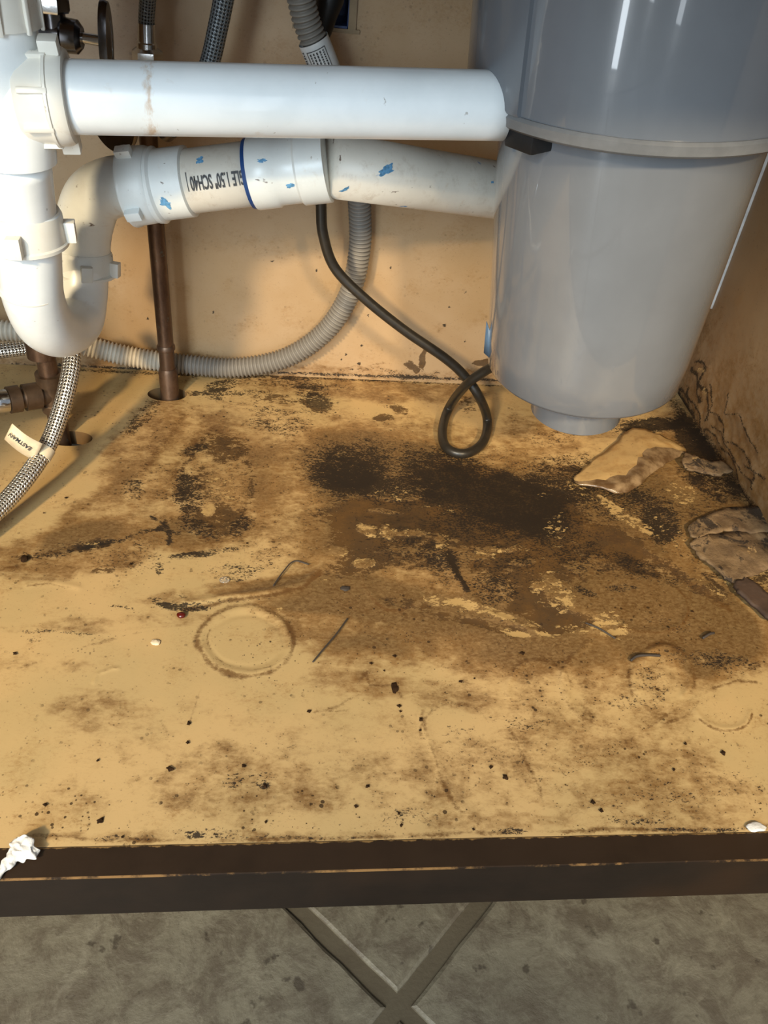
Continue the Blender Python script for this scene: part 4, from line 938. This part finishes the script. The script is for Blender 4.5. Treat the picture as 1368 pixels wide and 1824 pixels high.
R4 = [fl(*a[:2], a[2]) for a in ((1024, 861, zb), (1078, 872, .004), (1112, 889, .005), (1142, 868, .005), (1166, 842, .006), (1196, 822, .005), (1226, 808, zb))]
R5 = [p+Vector((.001, .007, -.002)) for p in R4]
flp = loft('peeled_laminate', [R0, R1, R2, R3, R4, R5], [M_flap, M_film], [0, 0, 1, 1, 1])
def bake(o, sc_, amp, zamp=None):
    bpy.context.view_layer.update(); dg = bpy.context.evaluated_depsgraph_get()
    me = bpy.data.meshes.new_from_object(o.evaluated_get(dg)); o.modifiers.clear(); o.data = me
    for v in me.vertices:
        q = v.co*sc_; v.co += Vector((noise.noise(q), noise.noise(q+Vector((7, 0, 0))), noise.noise(q+Vector((0, 7, 0)))*(.5 if zamp is None else zamp)))*amp
    return o
bake(flp, 130, .0034)
tag(flp, 'curled tan flap of peeled laminate on the floor right below the disposal', 'laminate flap')
def flake(name, pts, z, mat, label, cat, thick=.0022, seed=1, amp=.002, group=None):
    P = [fl(a, b, z) for a, b in pts]; bm = bmesh.new()
    vs = [bm.verts.new(p) for p in P]; f = bm.faces.new(vs)
    r = bmesh.ops.triangulate(bm, faces=[f]); bmesh.ops.subdivide_edges(bm, edges=bm.edges[:], cuts=5, use_grid_fill=True)
    for v in bm.verts:
        q = v.co*70+Vector((seed*3.1, 0, 0))
        v.co += Vector((noise.noise(q*2)*.0030+noise.noise(q*7)*.0012, noise.noise(q*2+Vector((9, 0, 0)))*.0030+noise.noise(q*7+Vector((4, 0, 0)))*.0012, max(-z+.0015+thick, noise.noise(q)*amp+noise.noise(q*3)*amp*.5)))
    bmesh.ops.recalc_face_normals(bm, faces=bm.faces)
    me = bpy.data.meshes.new(name); bm.to_mesh(me); bm.free(); me.materials.append(mat)
    for p in me.polygons: p.use_smooth = True
    o = bpy.data.objects.new(name, me); C.objects.link(o); s = o.modifiers.new('so', 'SOLIDIFY'); s.thickness = thick; s.offset = 0
    return tag(o, label, cat, group)
flake('torn_board', [(1224, 942), (1240, 925), (1262, 918), (1300, 905), (1340, 902), (1375, 906), (1385, 945), (1345, 950), (1300, 945), (1270, 950), (1240, 962)], .0065, M_torn, 'ragged grey strip of torn board against the right side, behind the larger scrap', 'board scrap', seed=2)
flake('torn_board', [(1228, 968), (1262, 952), (1330, 944), (1362, 950), (1385, 985), (1372, 1010), (1338, 1028), (1312, 1040), (1290, 1030), (1262, 1002), (1240, 985)], .0055, M_torn, 'large grey-brown scrap of torn board lying at the right edge', 'board scrap', seed=5)
flake('torn_board', [(1306, 1036), (1330, 1030), (1352, 1046), (1388, 1078), (1388, 1112), (1362, 1098), (1338, 1076), (1312, 1056)], .006, M_shim, 'narrow dark brown sliver of board at the right edge in front of the grey scrap', 'board scrap', thick=.003, seed=8, amp=.001)
flake('torn_board', [(1213, 822), (1222, 806), (1238, 812), (1262, 822), (1290, 824), (1304, 838), (1284, 846), (1250, 842), (1226, 836)], .0075, M_torn, 'small grey curl of torn board between the peeled flap and the right side', 'board scrap', seed=11)

# ------------------------------------------------------------------ litter
def blob(name, P, r, mat, sc=(1, 1, .6), seed=0, amp=.2, sub=3):
    bm = bmesh.new(); bmesh.ops.create_icosphere(bm, subdivisions=sub, radius=1)
    for v in bm.verts:
        k = 1+amp*noise.noise(v.co*1.6+Vector((seed*2.7, 1, 0))); v.co = Vector((v.co.x*sc[0]*k*r, v.co.y*sc[1]*k*r, v.co.z*sc[2]*k*r))
    me = bpy.data.meshes.new(name); bm.to_mesh(me); bm.free(); me.materials.append(mat)
    for p in me.polygons: p.use_smooth = True
    o = bpy.data.objects.new(name, me); C.objects.link(o); o.location = P; return o
def onf(x, y, z): 
    p = fl(x, y, 0); return (p.x, p.y, z)
tag(blob('red_bead', onf(323, 1099, .0022), .0036, M_red, (1, .8, .6), 1, .1), 'small glossy dark red bead beside the short black streak', 'bead')
tag(blob('dark_seed', onf(44, 998, .0020), .0036, M_crumb, (.8, 1.1, .5), 2, .25), 'glossy dark brown seed husk near the left edge of the cabinet floor', 'seed')
tag(blob('water_drop', onf(400, 1034, .0008), .0042, M_drop, (1, .9, .35), 3, .06), 'clear water drop on the laminate above the large ring mark', 'drop')
tag(blob('white_chip', onf(1345, 1476, .0016), .0055, M_fray, (1.3, .6, .35), 4, .3), 'white chip lying on the inner edge of the front rail at far right', 'chip')
tag(blob('white_speck', onf(277, 1145, .0006), .0032, M_tag, (1.1, .9, .2), 5, .4), 'pale dried droplet on clean laminate left of the large ring mark', 'speck')
tag(blob('grey_flake', onf(615, 1049, .0008), .0036, M_twig, (1.1, .8, .25), 6, .4), 'grey flake just right of the ridge crease', 'flake')
tag(blob('dark_flake', onf(703, 1226, .0008), .0038, M_crumb, (.6, 1.4, .25), 7, .4), 'elongated dark flake below the centre of the brown stain', 'flake')
def twig(label, pts, r=.0006):
    P = resample(catmull([Vector(onf(a, b, r+.0012+(.0012 if 0 < i < len(pts)-1 else 0))) for i, (a, b) in enumerate(pts)], 8), .001)[0]
    o = tube('twig', P, r, M_twig, 8); return tag(o, label, 'twig')
twig('long thin dark twig lying diagonally right of the large ring mark', [(557, 1182), (578, 1158), (600, 1132), (619, 1104)])
twig('short bent dark twig on the ridge above the large ring mark', [(487, 1046), (505, 1022), (524, 1004), (550, 1008)])
twig('thick dark twig lying level on the oval blister at lower right', [(1122, 1180), (1132, 1174), (1150, 1172), (1174, 1171)], .0011)
twig('thin grey twig crossing the pale flakes in front of the brown stain', [(1042, 1112), (1066, 1124), (1095, 1140)], .0007)
twig('stubby dark twig on the orange stain at the right', [(1250, 1140), (1262, 1134), (1270, 1131)], .0011)
rr = random.Random(12)
proto = blob('dirt_crumb', (0, 0, 0), .0014, M_crumb, (1, 1, .5), 3, .9, 3)
spots = [(703, 1170), (684, 1196), (661, 1183), (711, 1259), (713, 1268), (750, 1283), (748, 1302), (472, 1401), (710, 1450), (715, 1471), (843, 1478), (634, 1437), (874, 1367), (1055, 1430), (1070, 1445), (474, 1465), (178, 1463), (81, 1435), (218, 1492), (336, 1290),
         (174, 1356), (334, 1324), (27, 1165), (118, 888), (78, 915), (233, 1006), (440, 969), (1288, 1342), (1220, 1326), (1200, 1372), (845, 1210), (1233, 1090), (1190, 1118), (900, 1385), (655, 1402), (434, 1366), (550, 1268), (303, 1370), (820, 1215), (930, 1165)]
for i, (a, b) in enumerate(spots):
    o = proto if i == 0 else proto.copy()
    if i: C.objects.link(o)
    s = rr.uniform(.5, 1.15); o.location = onf(a, b, .0010); o.scale = (s, s*rr.uniform(.7, 1.4), s*.8); o.rotation_euler = (0, 0, rr.uniform(0, 6))
    tag(o, 'tiny dark crumb of dirt on the stained cabinet floor', 'crumb', 'dirt crumbs scattered over the cabinet floor')
# frayed white scrap on the front rail
def fray():
    rows = []
    L = [((76, 1520), (60, 1500), (48, 1484)), ((66, 1530), (50, 1508), (36, 1494)), ((50, 1530), (38, 1516), (16, 1500)), ((34, 1533), (28, 1524), (20, 1512)), ((20, 1545), (14, 1538), (8, 1534)), ((6, 1560), (0, 1554), (-6, 1548)), ((-14, 1582), (-22, 1576), (-30, 1570))]
    Z = [(.002, .008, .012), (.003, .010, .008), (.004, .009, .006), (.003, .007, .006), (.002, .005, .004), (.002, .003, .002), (.0015, .002, .0015)]
    for a, z in zip(L, Z): rows.append([fl(p[0], p[1], q) for p, q in zip(a, z)])
    V = []; 
    o = loft('paper_scrap', rows, [M_fray], [0]*6, 3, .0012)
    bpy.context.view_layer.update()
    dg = bpy.context.evaluated_depsgraph_get(); me = bpy.data.meshes.new_from_object(o.evaluated_get(dg)); o.modifiers.clear(); o.data = me
    for v in me.vertices:
        q = v.co*260; v.co += Vector((noise.noise(q), noise.noise(q+Vector((7, 0, 0))), abs(noise.noise(q+Vector((0, 7, 0))))))*.0022
    return o
tag(fray(), 'frayed scrap of white paper stuck on the front rail at far left', 'paper scrap')
bpy.context.view_layer.update()
